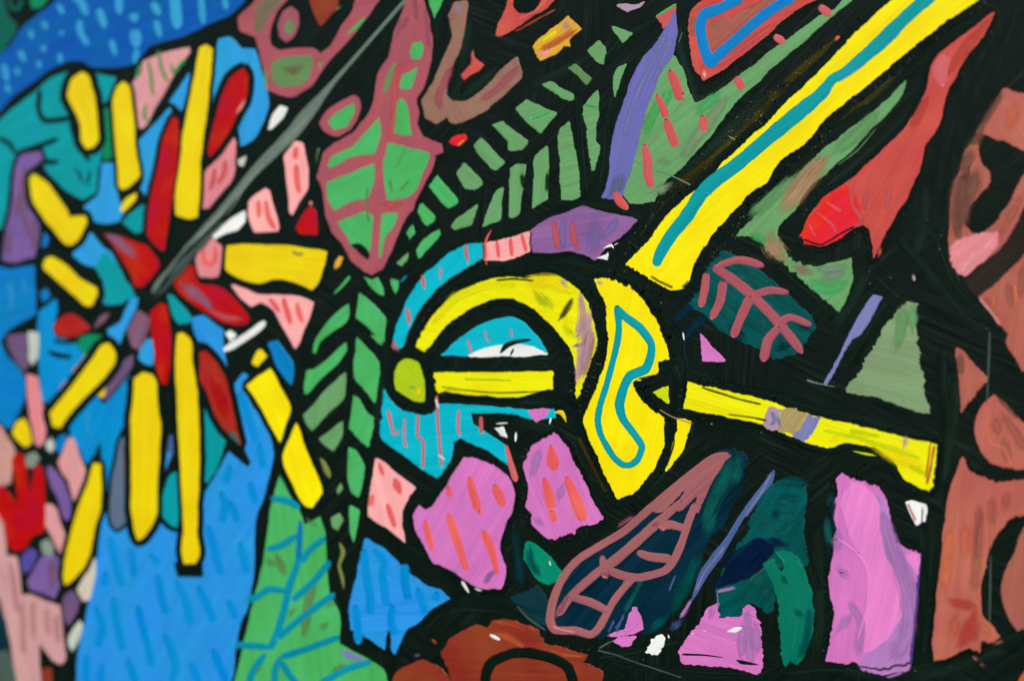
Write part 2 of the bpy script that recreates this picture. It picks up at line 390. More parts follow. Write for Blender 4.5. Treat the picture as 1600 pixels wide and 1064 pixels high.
patch('teal_half', 'T', '01', '590,606 655,520 712,560 833,782 798,798 760,833 652,833 650,700', 1.4, o, rough=2.5)
o = patch('red_petal', 'R', '01', '648,398 720,408 860,460 920,482 980,560 992,600 960,650 892,727 850,727 820,650 770,570 720,480', 1.8)
stroke('mauve_streak', 'MR', '01', '665,405,15 740,450,60 810,510,60 870,560,20', 40, 2.3, o, dry=True)
stroke('mauve_streak', 'MV', '01', '660,402,15 720,430,50 770,470,40', 40, 2.5, o)
patch('blue_patch', 'VB', '01', '-260,600 0,610 60,622 210,600 220,800 220,900 130,950 40,1005 0,1070 -260,1100')
strokes('pale_streak', 'HB', '01', '60,680 70,800 60,900;150,660 160,780', 34, 1.5, None, dry=True)
patch('blue_chip', 'VB', '01', '240,420 270,390 302,430 292,470 250,482'); patch('blue_chip', 'VB', '01', '248,765 290,738 314,790 270,824')
o = patch('blue_patch', 'XB', '01', '240,960 250,885 350,808 352,880 322,990 345,1052 420,1066 545,1132 510,1200 440,1290 360,1380 290,1452 262,1432 250,1260 238,1100')
stroke('black_line', 'K', '02', '300,68 360,92 450,102', 32, 1.8, o); stroke('black_line', 'K', '02', '330,5 420,12 500,0', 22, 1.8, o)
stroke('beige_streak', 'TNC', '02', '545,80 510,140 450,200', 26, 1.8, o); stroke('pink_streak', 'P2', '02', '430,240 370,310', 14, 1.8, o)
patch('green_chip', 'GE', '02', '470,5 540,-30 632,-30 600,50 520,84')
patch('red_petal', 'R2', '01', '336,970 400,912 460,904 520,950 564,990 500,1022 430,1042 350,1022', 1.6)
stroke('mauve_streak', 'MV', '01', '590,985,16 640,930,40 685,890,16', 30, 1.2)
patch('blue_patch', 'HB', '01', '676,1000 750,950 820,800 862,800 850,850 800,960 752,1060 742,1100 700,1070')
patch('mauve_petal', 'MV', '01', '796,1010 860,880 900,900 932,930 922,1000 892,1080 870,1122 830,1104', 1.4)
patch('mauve_petal', 'MU', '02', '832,86 822,160 760,250 700,320 656,374 660,310 690,220 740,160', 1.4)
patch('red_petal', 'R', '01', '944,890 1000,834 1040,850 1052,960 1068,1064 1062,1214 1040,1336 1010,1330 980,1244 962,1114 950,1024', 2.0, label='narrow red petal pointing down')
patch('blue_chip', 'HB', '02', '880,60 920,-5 948,-5 958,60 952,152 900,142 866,112')
patch('teal_chip', 'T', '01', '1050,778 1080,790 1130,840 1192,922 1180,952 1120,962 1080,900')
patch('blue_patch', 'SB', '01', '1198,930 1270,908 1330,960 1392,1000 1392,1100 1416,1232 1370,1150 1300,1080 1230,1060')
patch('yellow_ray', 'YL', '02', '1108,-40 1140,-50 1192,0 1202,130 1232,350 1244,600 1244,800 1232,1070 1232,1214 1244,1340 1222,1390 1150,1392 1138,1314 1150,1164 1145,1064 1130,800 1110,400 1098,150', 2.4, ol=40, label='longest yellow ray, straight down from the flower')
patch('yellow_ray', 'YL', '02', '836,240 890,200 950,214 976,260 982,400 1002,520 992,700 982,900 980,1064 972,1094 940,1164 900,1224 862,1244 840,1190 825,1064 823,900 820,500 838,350', 2.4, ol=46)
o = patch('red_petal', 'R2', '02', '1250,75 1290,66 1350,140 1400,220 1432,330 1452,440 1480,560 1502,652 1460,610 1400,550 1340,450 1290,310 1254,250', 2.2, ol=44)
stroke('red_streak', 'R', '02', '1320,230,30 1380,380,70 1410,490,30', 40, 2.7, o, dry=True)
stroke('grey_tip', 'GC', '02', '1430,560,50 1480,620,30 1498,650,10', 40, 2.7, o)
patch('teal_chip', 'T', '02', '1268,430 1340,480 1402,580 1402,640 1350,800 1300,882 1265,892 1258,700')
o = patch('blue_waterfall', 'SB', '02', '1450,300 1520,208 1548,220 1525,300 1570,410 1640,500 1692,620 1708,720 1680,850 1640,1000 1612,1064 1590,1144 1580,1464 1542,1664 1500,1764 1462,1964 1456,2400 470,2400 490,1964 540,1714 590,1464 636,1184 655,1090 700,1050 860,1040 1010,1060 1080,1090 1180,1040 1252,1100 1258,1005 1340,862 1430,700 1500,762 1550,796 1572,762 1520,640 1470,430', label='bright blue waterfall with darker dashes')
strokes('blue_dash', 'MB', '03', '690,160 720,300 770,480;820,240 840,420;940,270 1000,330;985,400 1010,540 1045,650;1100,430 1160,560 1195,720;1240,470 1290,580 1340,700;1300,90 1340,240 1385,410;1380,-120 1410,-40 1380,80;1440,-60 1490,80;1500,200 1550,400;1430,560 1480,680;600,600 640,720 600,860;710,540 730,700 770,880;860,590 890,720 930,860 950,980;1030,770 1080,880 1100,980 1060,1080;1330,860 1370,960 1420,1080;1190,950 1250,1090;800,920 850,1080;640,960 620,1100;540,900 540,1080;660,380 650,480;1440,-280 1400,-160;1560,-180 1600,-40;1620,-420 1650,-260;1500,-740 1560,-560 1610,-420', 54, 1.6, o)
patch('teal_chip', 'T2', '02', '1060,850 1112,820 1112,1064 1110,1124 1100,1166 1060,1144 1020,1094 1008,1050 1020,960', 1.9, ol=34)
patch('blue_chip', 'BS', '02', '1060,600 1092,588 1092,680 1052,760 1022,844 1008,760 1048,700')
stroke('blue_streak', 'HB', '02', '1060,690 1030,800', 22, 1.6)
patch('blue_patch', 'XB', '02', '440,520 530,420 600,350 640,402 662,404 740,310 812,218 822,300 812,470 750,560 722,640 702,780 690,900 660,948 640,900 640,760 630,600 590,700 540,772 500,680 450,600')
strokes('pale_streak', 'HB', '02', '560,400 545,500 570,640;780,300 760,400', 22, 1.6, None, dry=True)
patch('slate_patch', 'SL', '02', '755,625 795,588 802,900 800,1064 782,1130 730,1176 700,1130 690,1060 700,900 730,750', 1.5, ol=26)
stroke('mauve_streak', 'MV', '02', '780,640 785,800 780,960', 26, 1.9, dry=True)
patch('yellow_ray', 'YL', '02', '636,30 680,18 722,80 717,140 640,240 540,340 440,450 372,542 330,532 313,450 400,350 500,220 580,110', 2.4, ol=50)
patch('yellow_chip', 'YL', '02', '598,312 660,238 672,270 642,352 612,342', 1.3)
patch('purple_patch', 'MU', '02', '46,-30 172,-40 174,150 150,192 110,140 60,50', 1.3); patch('beige_chip', 'WG', '02', '184,-50 240,-40 232,100 200,152 180,80')
patch('blue_patch', 'VB', '02', '-260,20 0,10 40,100 100,162 150,232 152,350 112,450 60,547 28,532 0,500 -260,480')
patch('pink_patch', 'P2', '02', '168,210 230,228 260,400 284,520 276,620 250,662 220,640 190,480 174,350', 1.4)
patch('yellow_chip', 'YL', '02', '82,582 110,510 150,488 177,540 192,640 160,664 110,622', 1.5)
patch('beige_patch', 'PB', '02', '-260,520 0,535 50,620 94,682 72,800 62,890 0,905 -260,900')
patch('white_chip', 'WG', '02', '286,640 320,606 342,660 322,702 290,682'); patch('white_chip', 'GL', '02', '166,722 220,700 242,740 200,792 168,782')
patch('blue_chip', 'VB', '02', '336,655 400,566 412,620 370,704')
patch('pink_patch', 'PK', '02', '366,762 430,608 460,618 490,720 534,820 522,880 492,992 460,992 430,880 390,822', 1.2)
patch('red_hand', 'R', '02', '78,762 90,714 130,708 160,780 175,930 190,975 205,860 215,790 250,778 272,850 278,1064 276,1190 200,1220 150,1300 90,1312 50,1262 30,1150 -20,1064 -240,1060 -240,900 -20,905 40,940 90,1010 120,1000 100,880', 1.5, label='red hand-shaped patch at the left edge')
stroke('purple_patch', 'PP', '02', '300,780,40 350,880,75 400,990,75 420,1120,50', 60, 1.3)
patch('pink_patch', 'PK', '02', '276,1024 320,1026 352,1060 374,1144 414,1244 412,1314 380,1330 320,1214 280,1124', 1.2)
patch('yellow_ray', 'YL', '02', '586,770 627,778 632,900 622,1064 592,1164 562,1314 522,1414 440,1504 408,1522 398,1464 420,1314 450,1184 488,1050 540,920', 2.2, ol=34)
patch('beige_chip', 'BG', '03', '546,372 592,296 594,400 560,552 520,562 486,492')
patch('purple_patch', 'MU', '03', '398,540 450,498 494,560 470,640 430,714 398,660')
o = patch('purple_patch', 'PP', '03', '178,440 230,340 270,288 340,278 384,330 372,450 342,544 280,520 190,482'); stroke('mauve_streak', 'MV', '03', '320,300 330,400 310,480', 50, 1.6, o, dry=True)
patch('indigo_chip', 'IN', '03', '138,285 190,238 234,260 202,340 160,388 133,350')
patch('white_chip', 'GL', '03', '258,200 300,178 332,230 322,282 270,262')
o = patch('pink_hand', 'PH', '03', '-260,-60 0,0 15,60 30,200 40,282 100,290 112,350 132,530 200,530 300,570 372,600 384,700 392,800 404,920 382,958 330,930 252,820 240,850 240,960 256,1120 256,1350 130,1350 110,1100 90,980 60,780 20,640 0,545 -60,500 -260,480', label='pale pink hand-shaped patch in the lower left corner')
strokes('rosy_streak', 'HP', '03', '60,320 90,480 110,640;200,560 210,800;290,600 300,780;140,560 150,900;350,640 360,820', 30, 1.6, o, dry=True)
patch('rust_chip', 'OR', '03', '256,985 320,985 324,1200 270,1200')
patch('grey_corner', 'GC', '03', '-260,880 0,880 40,858 90,1000 104,1100 100,1350 -260,1350')
patch('pale_chip', 'WG', '03', '436,772 500,688 512,720 492,800 450,876 430,822')
patch('dark_teal_chip', 'DT', '03', '-260,540 -10,560 36,700 60,860 -20,872 -260,860')
# central stem (grey knife line)
gs = stroke('grey_stem', 'GY', '10', '1010,-90,18 935,0,22 760,200,22 590,395,24 480,520,30 390,630,56 300,740,80 230,830,78 120,940,66 20,1040,60 -60,1130,52 -180,1290,60 -300,1430,70 -420,1560,60 -520,1680,50 -600,1760,40 -650,1830,20', 30, 2.6, label='long thin grey stem crossing the flower')
stroke('pale_streak', 'GL', '10', '390,640,10 250,810,30 60,1010,16 -160,1270,30 -300,1420,34 -420,1550,20', 20, 3.3, gs, dry=True)
stroke('black_line', 'K', '10', '-120,1240,8 -230,1380,22 -340,1490,30 -450,1600,34 -560,1740,26 -640,1850,10', 20, 3.4, gs)
stroke('grey_streak', 'GC', '10', '-200,1380,14 -320,1500,34 -440,1620,40 -560,1730,24', 20, 3.6, gs, dry=True)
stroke('grey_streak', 'GC', '10', '-280,1480,20 -400,1590,50 -520,1720,54 -640,1860,30', 20, 2.2, gs, dry=True)
# ================================================================ column 1: carved leaf, fern, big veined leaf
o = patch('rosy_mask', 'DP', '10', '-110,110 -20,30 30,-60 230,-60 190,0 130,70 90,170 80,240 92,290 150,320 220,310 360,308 400,342 470,288 530,180 600,80 640,-60 830,-60 770,0 700,100 620,200 560,270 480,350 424,420 384,480 342,540 232,602 180,602 62,556 50,440 30,350 0,232 -100,192', label='rosy outline shape like a mask at the top')
patch('taupe_area', 'TL', '10', '-10,160 0,60 90,-60 190,-60 150,20 90,90 50,160 10,200', 1.4, o, rough=2.5)
patch('olive_area', 'OLG', '10', '98,400 150,368 340,348 354,400 322,500 270,532 150,542 104,500', 1.4, o)
stroke('taupe_streak', 'TL', '10', '160,420,30 240,440,70 300,400,30', 50, 1.9, o, dry=True)
stroke('green_streak', 'GB', '10', '570,215,10 640,160,26 690,100,8', 20, 1.6, o); stroke('green_streak', 'GB', '10', '60,420,8 62,500,14 70,560,6', 20, 1.6, o)
stroke('olive_streak', 'OLG', '10', '400,370,22 400,430,26', 20, 1.6, o)
o = patch('rosy_oval', 'DM', '10', '148,232 140,150 170,80 220,48 256,80 262,150 232,232 190,266'); patch('green_center', 'OLG', '10', '182,165 212,124 238,180 212,216 186,200', 1.4, o)
o = patch('rust_tooth', 'OR', '10', '325,-60 520,-60 510,20 498,62 470,90 405,160 372,100 340,20'); stroke('olive_streak', 'OLG', '10', '505,60 535,40', 14, 1.4, o)
L = patch('carved_leaf', 'DP', '10', '940,-60 1030,-60 1060,60 1082,120 1100,280 1090,380 1052,530 1002,620 1012,700 1004,780 1034,850 1160,908 1162,950 1112,970 1112,1020 1085,1090 1042,1174 992,1254 980,1304 930,1364 880,1484 830,1604 790,1674 722,1716 640,1664 590,1624 550,1534 470,1444 430,1314 410,1164 378,1114 400,1040 420,950 500,900 620,820 718,680 750,560 770,450 830,360 870,200 918,80', 2.0, ol=30, label='large leaf outlined in dusty rose with green windows')
for k, t, s in (('G','10','965,330 982,278 1030,270 1046,300 1030,372 980,370'), ('G','10','905,532 920,470 1006,430 990,490 966,556 910,552'), ('G','10','850,810 880,640 910,622 936,650 950,750 966,842 900,840'),
                ('OLG','10','800,580 818,480 868,395 860,450 816,575'), ('G','10','450,1042 482,980 600,920 700,820 768,742 776,850 742,960 600,978 470,1048'),
                ('G','10','800,1070 810,960 830,900 1000,940 1082,960 1070,1020 1042,1074 1002,1174 952,1224 850,1256 820,1246 806,1164 798,1110'),
                ('G','11','444,80 500,60 620,10 735,-40 740,0 734,80 700,172 600,192 492,250 455,190'), ('G','11','508,332 600,290 690,265 732,290 722,400 700,545 650,498 600,482 560,402'),
                ('G','11','788,282 882,272 860,340 800,430 774,545 780,400')):
    g = patch('green_window', k, t, s, 2.5, L)
stroke('black_notch', 'K', '11', '590,470,20 640,480,50 690,530,50 700,560,20', 30, 3.0, L)
strokes('pale_streak', 'OLG', '11', '700,110 690,200 705,330;960,60 900,130;835,60 850,140', 14, 3.1, L, dry=True)
strokes('dusky_streak', 'DM', '10', '990,-20 1000,120;950,100 910,190;900,120 880,240;1060,60 1080,300', 26, 2.5, L, dry=True)
stroke('red_streak', 'CD', '10', '980,380 880,440 870,600 840,900', 34, 2.45, L, dry=True); stroke('red_streak', 'CD', '11', '790,215 900,215', 60, 2.9, L, dry=True)
stroke('scratch', 'OLG', '10', '940,920 870,1060', 7, 3.1, L)
o = patch('rosy_leaf', 'DP', '10', '398,772 440,700 530,640 610,598 642,620 652,680 622,760 560,842 500,854 430,822', 1.4, ol=20); patch('green_window', 'G', '10', '452,764 500,710 608,650 612,700 562,790 490,812', 1.8, o)
patch('white_chip', 'W', '10', '78,812 110,720 150,668 192,680 170,732 100,802')
patch('green_sliver', 'G', '10', '1060,80 1112,-60 1190,-60 1142,60 1092,162');
patch('green_chip', 'G', '10', '758,452 812,398 790,462'); patch('green_chip', 'GB', '10', '718,582 742,548 736,640 708,602'); patch('green_chip', 'OLG', '10', '386,930 422,938 402,1066 376,1066')
patch('grey_dot', 'GC', '10', '455,880 490,870 480,895')
o = patch('taupe_hook', 'TP', '10', '1214,132 1200,100 1240,18 1310,8 1322,40 1300,160 1280,300 1220,420 1192,520 1190,600 1222,632 1330,632 1450,530 1560,420 1630,362 1660,480 1600,545 1480,652 1380,722 1260,772 1210,762 1200,728 1130,772 1060,742 1038,660 1043,590 1110,520 1160,400 1222,250', label='taupe hook-shaped stroke')
stroke('lilac_tip', 'LA', '10', '1270,20 1262,95', 50, 1.5, o, dry=True); stroke('rosy_streak', 'PKC', '10', '1225,90 1220,130', 30, 1.6, o, dry=True); stroke('rosy_streak', 'DP', '10', '1230,420 1140,600 1160,680', 44, 1.5, o, dry=True); stroke('rosy_streak', 'DP', '10', '1640,420 1500,560 1400,630', 40, 1.5, o, dry=True)
patch('coral_chip', 'RC', '10', '1350,335 1372,372 1426,410 1302,502 1284,470 1350,402'); stroke('taupe_streak', 'TP', '10', '1356,345 1356,310', 14, 1.1)
o = patch('coral_ring', 'RC', '10', '1498,225 1515,160 1560,60 1600,-60 1900,-60 1860,0 1800,62 1700,120 1600,190 1542,226', label='coral loop at the top edge')
patch('black_center', 'K', '10', '1612,-60 1616,40 1650,80 1700,80 1762,40 1800,-60', 1.5, o)
stroke('coral_streak', 'CO', '20', '20,130 140,70 230,-10', 34, 1.4, o, dry=True)
stroke('thin_red_line', 'TR', '20', '20,200 180,110 270,60', 10, 1.2, dry=True)
o = patch('red_chip', 'RB', '10', '1208,892 1240,860 1302,850 1312,870 1270,912 1220,902'); stroke('yellow_edge', 'OC', '10', '1262,910 1308,872', 12, 1.5, o)
p = patch('pink_bar', 'SP', '10', '176,985 200,945 250,888 290,900 302,960 320,1064 322,1150 312,1194 270,1254 228,1345 210,1324 208,1244 188,1064')
strokes('coral_stripe', 'CO', '10', '252,920 245,1000;250,1030 258,1140 272,1210', 40, 1.6, p)
for s in ('1475,785 1540,762 1600,815 1698,885 1692,905 1600,938 1560,870', '1365,910 1405,868 1554,1020 1500,1062 1470,1052 1370,930', '1258,1084 1300,1022 1400,1124 1408,1152 1362,1186 1310,1180'):
    patch('fern_bar', 'G2', '10', s)
# ---- tile 11
p = patch('pink_patch', 'SP', '11', '-42,200 -10,165 60,118 82,130 112,250 144,350 140,382 0,384 -12,380 -40,300')
strokes('coral_stripe', 'CO', '11', '15,190 20,300;60,190 80,300 122,370', 34, 1.6, p)
patch('red_triangle', 'R', '11', '340,225 372,270 382,402 270,396 252,362 300,270', label='small bright red triangle'); patch('pink_dot', 'P2', '11', '330,205 342,192 354,208 342,222')
o = patch('yellow_bar', 'YL', '11', '0,468 200,475 360,496 442,512 420,600 388,702 350,748 280,712 180,682 100,680 20,706 -60,690 -150,652 -190,620 -186,540 -176,478 -90,464', 1.5, ol=34, label='short wide yellow bar right of the flower')
stroke('olive_streak', 'OL', '11', '220,505 260,525 300,520;'.strip(';'), 20, 2.0, o, dry=True)
patch('white_chip', 'W', '01', '1330,410 1370,378 1440,310 1530,258 1532,320 1480,372 1400,396 1342,432')
p = patch('pink_chip', 'P2', '01', '1228,560 1248,470 1320,428 1382,480 1382,560 1362,660 1330,672 1250,666 1238,620'); stroke('coral_stripe', 'CO', '01', '1270,490 1275,560 1310,590 1345,560 1345,480', 32, 1.6, p)
o = patch('red_petal', 'R', '01', '1086,712 1190,598 1216,620 1222,680 1252,720 1350,728 1422,770 1500,850 1554,925 1545,955 1480,964 1380,944 1250,862 1150,790', 1.8, label='red petal pointing right')
stroke('mauve_streak', 'MR', '01', '1110,700,20 1170,740,70 1250,800,60 1340,880,20', 40, 2.3, o, dry=True); stroke('red_streak', 'R2', '01', '1120,705 1200,640', 40, 2.3, o); stroke('red_streak', 'CD', '01', '1300,870,12 1420,920,40 1520,930,26', 40, 2.3, o, dry=True)
p = patch('pink_patch', 'SP', '11', '-150,718 -60,750 20,782 130,784 280,795 357,830 330,920 292,1010 268,1080 245,1114 212,1060 160,960 110,870 30,820 -30,852 -90,800')
strokes('coral_stripe', 'CO', '11', '85,800 150,890;170,800 200,900 218,965;255,830 270,900 295,955', 36, 1.6, p)
stroke('white_dash', 'W', '11', '-200,1126 -120,1078 -10,1005 60,945', 44, 1.4, label='white diagonal dash')
patch('white_chip', 'W', '01', '1408,1020 1440,1000 1480,1030 1440,1070')
# fern, downward branch
for t, s in (('11','486,775 530,720 580,660 592,672 570,702 520,752'), ('11','358,1142 364,1090 390,1040 430,980 500,900 577,838 576,900 560,950 470,1012 400,1066 372,1138'),
             ('11','646,615 700,640 742,648 790,740 805,792 770,772 700,702'), ('11','645,765 680,790 760,870 812,930 802,1000 796,1070 770,1052 700,982 628,922'), ('11','843,682 890,690 890,732 872,775 850,722'),
             ('12','320,190 370,180 460,110 562,12 568,60 500,150 402,240 330,320 310,332 304,282'), ('12','298,465 370,390 450,300 558,202 556,300 542,370 450,450 350,562 322,522'), ('12','398,615 460,570 538,508 532,600 482,688 430,652'),
             ('12','630,-20 660,10 720,80 768,145 757,260 742,385 700,330 618,222'), ('12','720,-30 792,-30 790,36 755,15'), ('12','608,345 640,362 690,460 738,480 727,560 700,664 660,632 588,545'), ('12','578,668 620,690 672,780 670,850 642,978 600,942 578,850'),
             ('13','588,-30 642,0 632,80 610,195 590,120'), ('13','470,50 520,18 542,60 510,120 480,102'), ('12','505,935 530,890 540,925 512,960')):
    patch('fern_leaflet', 'G' if random.random() < 0.7 else 'G2', t, s, 1.0, ang=random.choice((35, 80, 60)))
patch('lime_chip', 'OL', '12', '400,735 430,758 466,830 462,862 430,822'); patch('yellow_chip', 'OC', '11', '488,592 520,538 547,545 522,602 492,622')
stroke('olive_streak', 'OL', '13', '520,195,14 545,260,26 520,340,16 540,420,20 548,485,8', 20, 1.2); stroke('teal_streak', 'VT', '11', '905,700 945,655', 14)
for s in ('1085,100 1132,34 1252,180 1252,202 1210,237 1180,222', '1008,240 1040,213 1122,290 1112,312 1070,342 1050,322', '943,390 980,338 992,390 960,435', '1013,502 1050,440 1142,378 1146,402 1090,470 1020,545', '883,580 950,512 952,550 912,602',
          '1223,355 1270,300 1384,218 1342,342 1300,352 1240,372', '1418,352 1450,260 1500,140 1542,113 1528,200 1530,312 1440,346'):
    patch('fern_bar', 'G' if s[0] == '9' or s[0:2] == '10' else 'G2', '11', s)
# cyan and pink collar
o = patch('cyan_band', 'C', '11', '1412,456 1410,552 1330,602 1200,682 1100,772 1002,900 952,1000 930,1070 915,1110 862,1110 862,1050 900,920 950,800 1062,640 1180,550 1300,470', 1.2, ol=24, label='curved cyan band around the snail shell')
strokes('rosy_dash', 'PKC', '11', '1315,455,10 1312,520,26 1325,560,12 1322,590,8;1155,598 1150,680;1035,650,14 1045,700,26 1055,745,10;940,855,16 950,900,26 962,975,10', 13, 1.7, o)
stroke('rosy_tip', 'PKC', '12', '870,0 862,36 890,60', 40, 1.7, o, dry=True)
p = patch('pink_band', 'SP', '11', '1408,470 1480,452 1600,424 1730,380 1732,500 1610,550 1500,562 1420,558', 1.0)
strokes('coral_stripe', 'CO', '11', '1430,450 1435,560;1505,440 1518,550;1590,425 1600,540;1660,400 1690,510', 26, 1.5, p); stroke('coral_stripe', 'CO', '11', '1475,370,6 1445,420,12 1432,480,14 1440,590,8', 12, 1.6, p)
# tile 12
patch('yellow_ray', 'Y', '12', '-60,285 0,238 90,175 130,250 212,420 180,530 150,632 120,580 0,362', 1.6, ol=36); patch('yellow_ray', 'Y', '12', '168,742 210,620 250,518 272,560 302,660 402,900 412,950 350,1042 310,1030 250,940', 2.0, ol=36)
patch('yellow_chip', 'YL', '12', '-20,130 10,70 30,60 64,100 10,162 -20,145'); patch('blue_chip', 'VB', '12', '78,20 130,3 222,130 232,200 222,275 190,242 140,172', 1.2)
# big veined leaf
v = patch('veined_leaf', 'G', '12', '90,1064 110,980 148,845 200,950 272,1064 300,1160 400,1100 432,1214 452,1564 522,1704 520,1894 700,1994 800,2064 860,2300 -180,2300 -110,2044 -80,1914 -20,1664 40,1414 80,1164', 1.6, ol=20, label='green leaf with teal veins along the lower edge')
strokes('olive_streak', 'OLG', '13', '120,260 180,400;60,300 120,340;370,440,30 330,560,60 300,800,30;240,600,40 200,660,60;450,700 400,740;560,960 480,1000;500,560 440,600;30,950 -10,1020;330,60 380,100', 50, 1.9, v, dry=True)
strokes('teal_vein', 'VT', '13', '275,60,30 272,200,36 262,320,40 205,480,50 175,620,46 132,760,46 85,870,50;65,240 160,215 255,150;275,330 340,240 435,165;465,310 360,440 220,565;-70,560 0,540 80,490 190,500;130,800 210,730 320,640 495,515;150,915 320,860 525,785;90,850 -60,840 -130,835;150,910 120,1000 110,1140;60,890 -20,1000 -60,1140;160,940 220,1040 320,1140;380,1090 560,990 720,940', 44, 2.1, v)
strokes('teal_vein', 'VT', '12', '90,985 190,1000 275,1045', 44, 2.1, v); stroke('blue_streak', 'VB', '13', '280,70 270,200 262,300', 34, 2.4, v, dry=True)
patch('blue_chip', 'BP', '13', '526,868 600,888 686,932 640,942 560,912', 1.9, v)
p = patch('pink_patch', 'SP', '12', '752,738 792,760 992,920 950,972 912,1064 912,1144 932,1260 850,1194 702,1094 712,960', 1.3, ol=26)
strokes('coral_dash', 'CO', '12', '770,760,16 780,800,34 800,850,16;865,860,30 880,900,56 905,965,20;820,1020 850,1110 870,1170;730,960 715,1040', 34, 1.8, p)
m1 = patch('orchid_petal', 'M', '12', '1300,728 1380,740 1502,790 1582,860 1614,960 1602,1064 1572,1124 1530,1244 1530,1324 1564,1414 1550,1504 1530,1546 1420,1546 1320,1504 1200,1424 1110,1394 1060,1304 1000,1184 983,1094 1020,1028 1060,1055 1100,1040 1180,920 1232,830', 1.6, ol=36, label='large orchid petal with coral dashes')
strokes('coral_dash', 'CO', '12', '1335,850,40 1355,950,50 1390,1060,50;1490,900,50 1520,970,60 1550,1040,40;1200,910 1210,980;1055,1120,30 1080,1220,40 1105,1320,24;1200,1080,40 1240,1200,56 1320,1440,40;1420,1190,56 1470,1300,50 1510,1460,28;1390,1060 1410,1085', 42, 2.2, m1)
stroke('purple_streak', 'PU', '13', '1430,460 1460,400 1500,380', 34, 2.1, m1, dry=True); stroke('white_chip', 'W', '13', '1285,435,26 1330,510,14', 20, 1.2); stroke('white_chip', 'W', '13', '1365,480 1415,495', 26, 1.2)
b = patch('blue_kite', 'SB', '13', '685,172 800,240 910,345 1000,420 1070,470 1150,488 1214,550 1100,602 1030,682 940,742 900,820 868,895 850,870 840,750 822,738 802,865 700,792 590,742 588,600 640,350', 1.4, ol=24, label='blue patch with darker dashes in the lower middle')
strokes('blue_dash', 'MB', '13', '675,240 690,400 715,540 712,650;740,240 800,310 790,420 820,470;800,420 810,560 850,580;930,330 930,440 955,560;1010,480 1040,580 1060,650;620,590 635,720 640,830;855,590 845,700 880,780;1130,500 1120,570', 54, 1.9, b)
# rust stones
r1 = patch('rust_stone', 'OR', '13', '1160,890 1222,800 1290,755 1380,720 1450,735 1480,678 1560,676 1640,700 1770,750 1800,830 1930,870 2060,900 2050,950 2160,1000 2175,1300 1160,1300 1230,1064 1190,950', 1.0, rough=2, label='rust brown stone at the bottom')
stroke('black_arc', 'K', '13', '1425,1130 1440,1010 1480,940 1600,890 1700,885 1850,920 1950,980 2000,1130', 66, 1.6, r1); stroke('orange_streak', 'OR2', '13', '1480,760,20 1560,780,60 1700,860,30', 40, 1.5, r1, dry=True); stroke('orange_streak', 'OR2', '13', '1490,690 1600,710 1700,750', 20, 1.6, r1, dry=True)
stroke('white_chip', 'W', '13', '1460,772 1525,805', 22, 1.8, r1)
patch('rust_stone', 'OR', '13', '830,1300 850,1064 920,980 1042,934 1150,980 1212,1064 1210,1300');
stroke('lilac_fleck', 'MU', '13', '985,905 1030,900', 20, 1.2, dry=True); stroke('orange_edge', 'OR2', '13', '1100,800 1130,830', 12, 1.2, dry=True)

# ================================================================ column 2
for t, s in (('20','30,682 90,624 278,710 180,834 110,780'), ('20','188,530 245,514 382,600 384,624 362,630 330,620'), ('20','358,426 400,404 487,495 465,527'), ('20','473,320 542,262 578,310 572,402 550,396'), ('20','628,172 748,212 690,270'), ('20','640,470 665,424 714,404 682,480 642,616 634,560'),
             ('20','-10,824 100,888 60,930 0,942 -20,935'), ('21','-12,290 -10,120 -8,-10 25,-30 82,-28 60,150 42,270 0,292'), ('20','142,982 220,918 224,1064 222,1244 130,1296 138,1164'), ('20','297,820 357,763 382,900 412,1064 422,1225 380,1246 310,1250 303,1064 294,900'), ('20','448,668 534,573 537,650 520,870 547,920 515,1066 498,1066 480,900 460,760')):
    patch('fern_bar', random.choice(('G2', 'G2', 'OLG')), t, s, ang=random.choice((10, 80)))
strokes('green_streak', 'GB', '20', '115,745 170,725 225,705;460,655 530,670', 22, 1.5, None)
strokes('dry_edge', 'K', '20', '60,1080 70,1180;222,1080 215,1200', 26, 1.7, None, dry=True)
o = patch('ochre_brush_tip', 'OC', '20', '138,292 180,238 302,148 350,103 382,140 432,185 352,250 362,292 322,280 280,330 180,377 153,340', 1.2, label='small ochre brush stroke among the ferns')
stroke('lilac_streak', 'LA', '20', '350,125 330,200', 66, 1.6, o, dry=True); stroke('orange_streak', 'OR2', '20', '170,320 260,270 400,190', 40, 1.5, o, dry=True); stroke('yellow_streak', 'Y', '20', '180,265 290,190', 24, 1.7, o, dry=True); stroke('pink_streak', 'SP', '20', '175,350 250,310', 26, 1.7, o, dry=True)
patch('lilac_chip', 'LA', '20', '648,36 700,30 780,34 834,8 800,46 720,76'); patch('coral_chip', 'CD', '20', '908,112 1022,38 1016,92 980,142 948,182 938,150'); stroke('green_edge', 'G', '20', '900,106 1030,25', 14, 1.4)
g = patch('green_field', 'G2', '20', '1000,330 1070,450 1100,570 1140,657 1250,600 1400,490 1500,420 1600,335 1700,270 1900,120 2020,60 2130,-60 2180,-60 2110,10 2000,100 1800,280 1600,448 1400,640 1290,780 1200,900 1050,1050 960,1124 910,1204 890,1262 800,1272 730,1266 690,1204 700,1064 800,830 850,640 940,440', 1.0, label='dull green field between brush handle and purple stroke')
strokes('green_streak', 'G3', '20', '1050,1000,60 1200,800,80 1350,600,30;900,1000,60 1000,1020,60;1000,1150,60 880,1200,80', 60, 1.3, g, dry=True); strokes('green_streak', 'G', '20', '900,700,60 1000,560,60;830,850,40 860,760,60 940,600,40;1150,720,60 1300,580,50', 50, 1.3, g, dry=True)
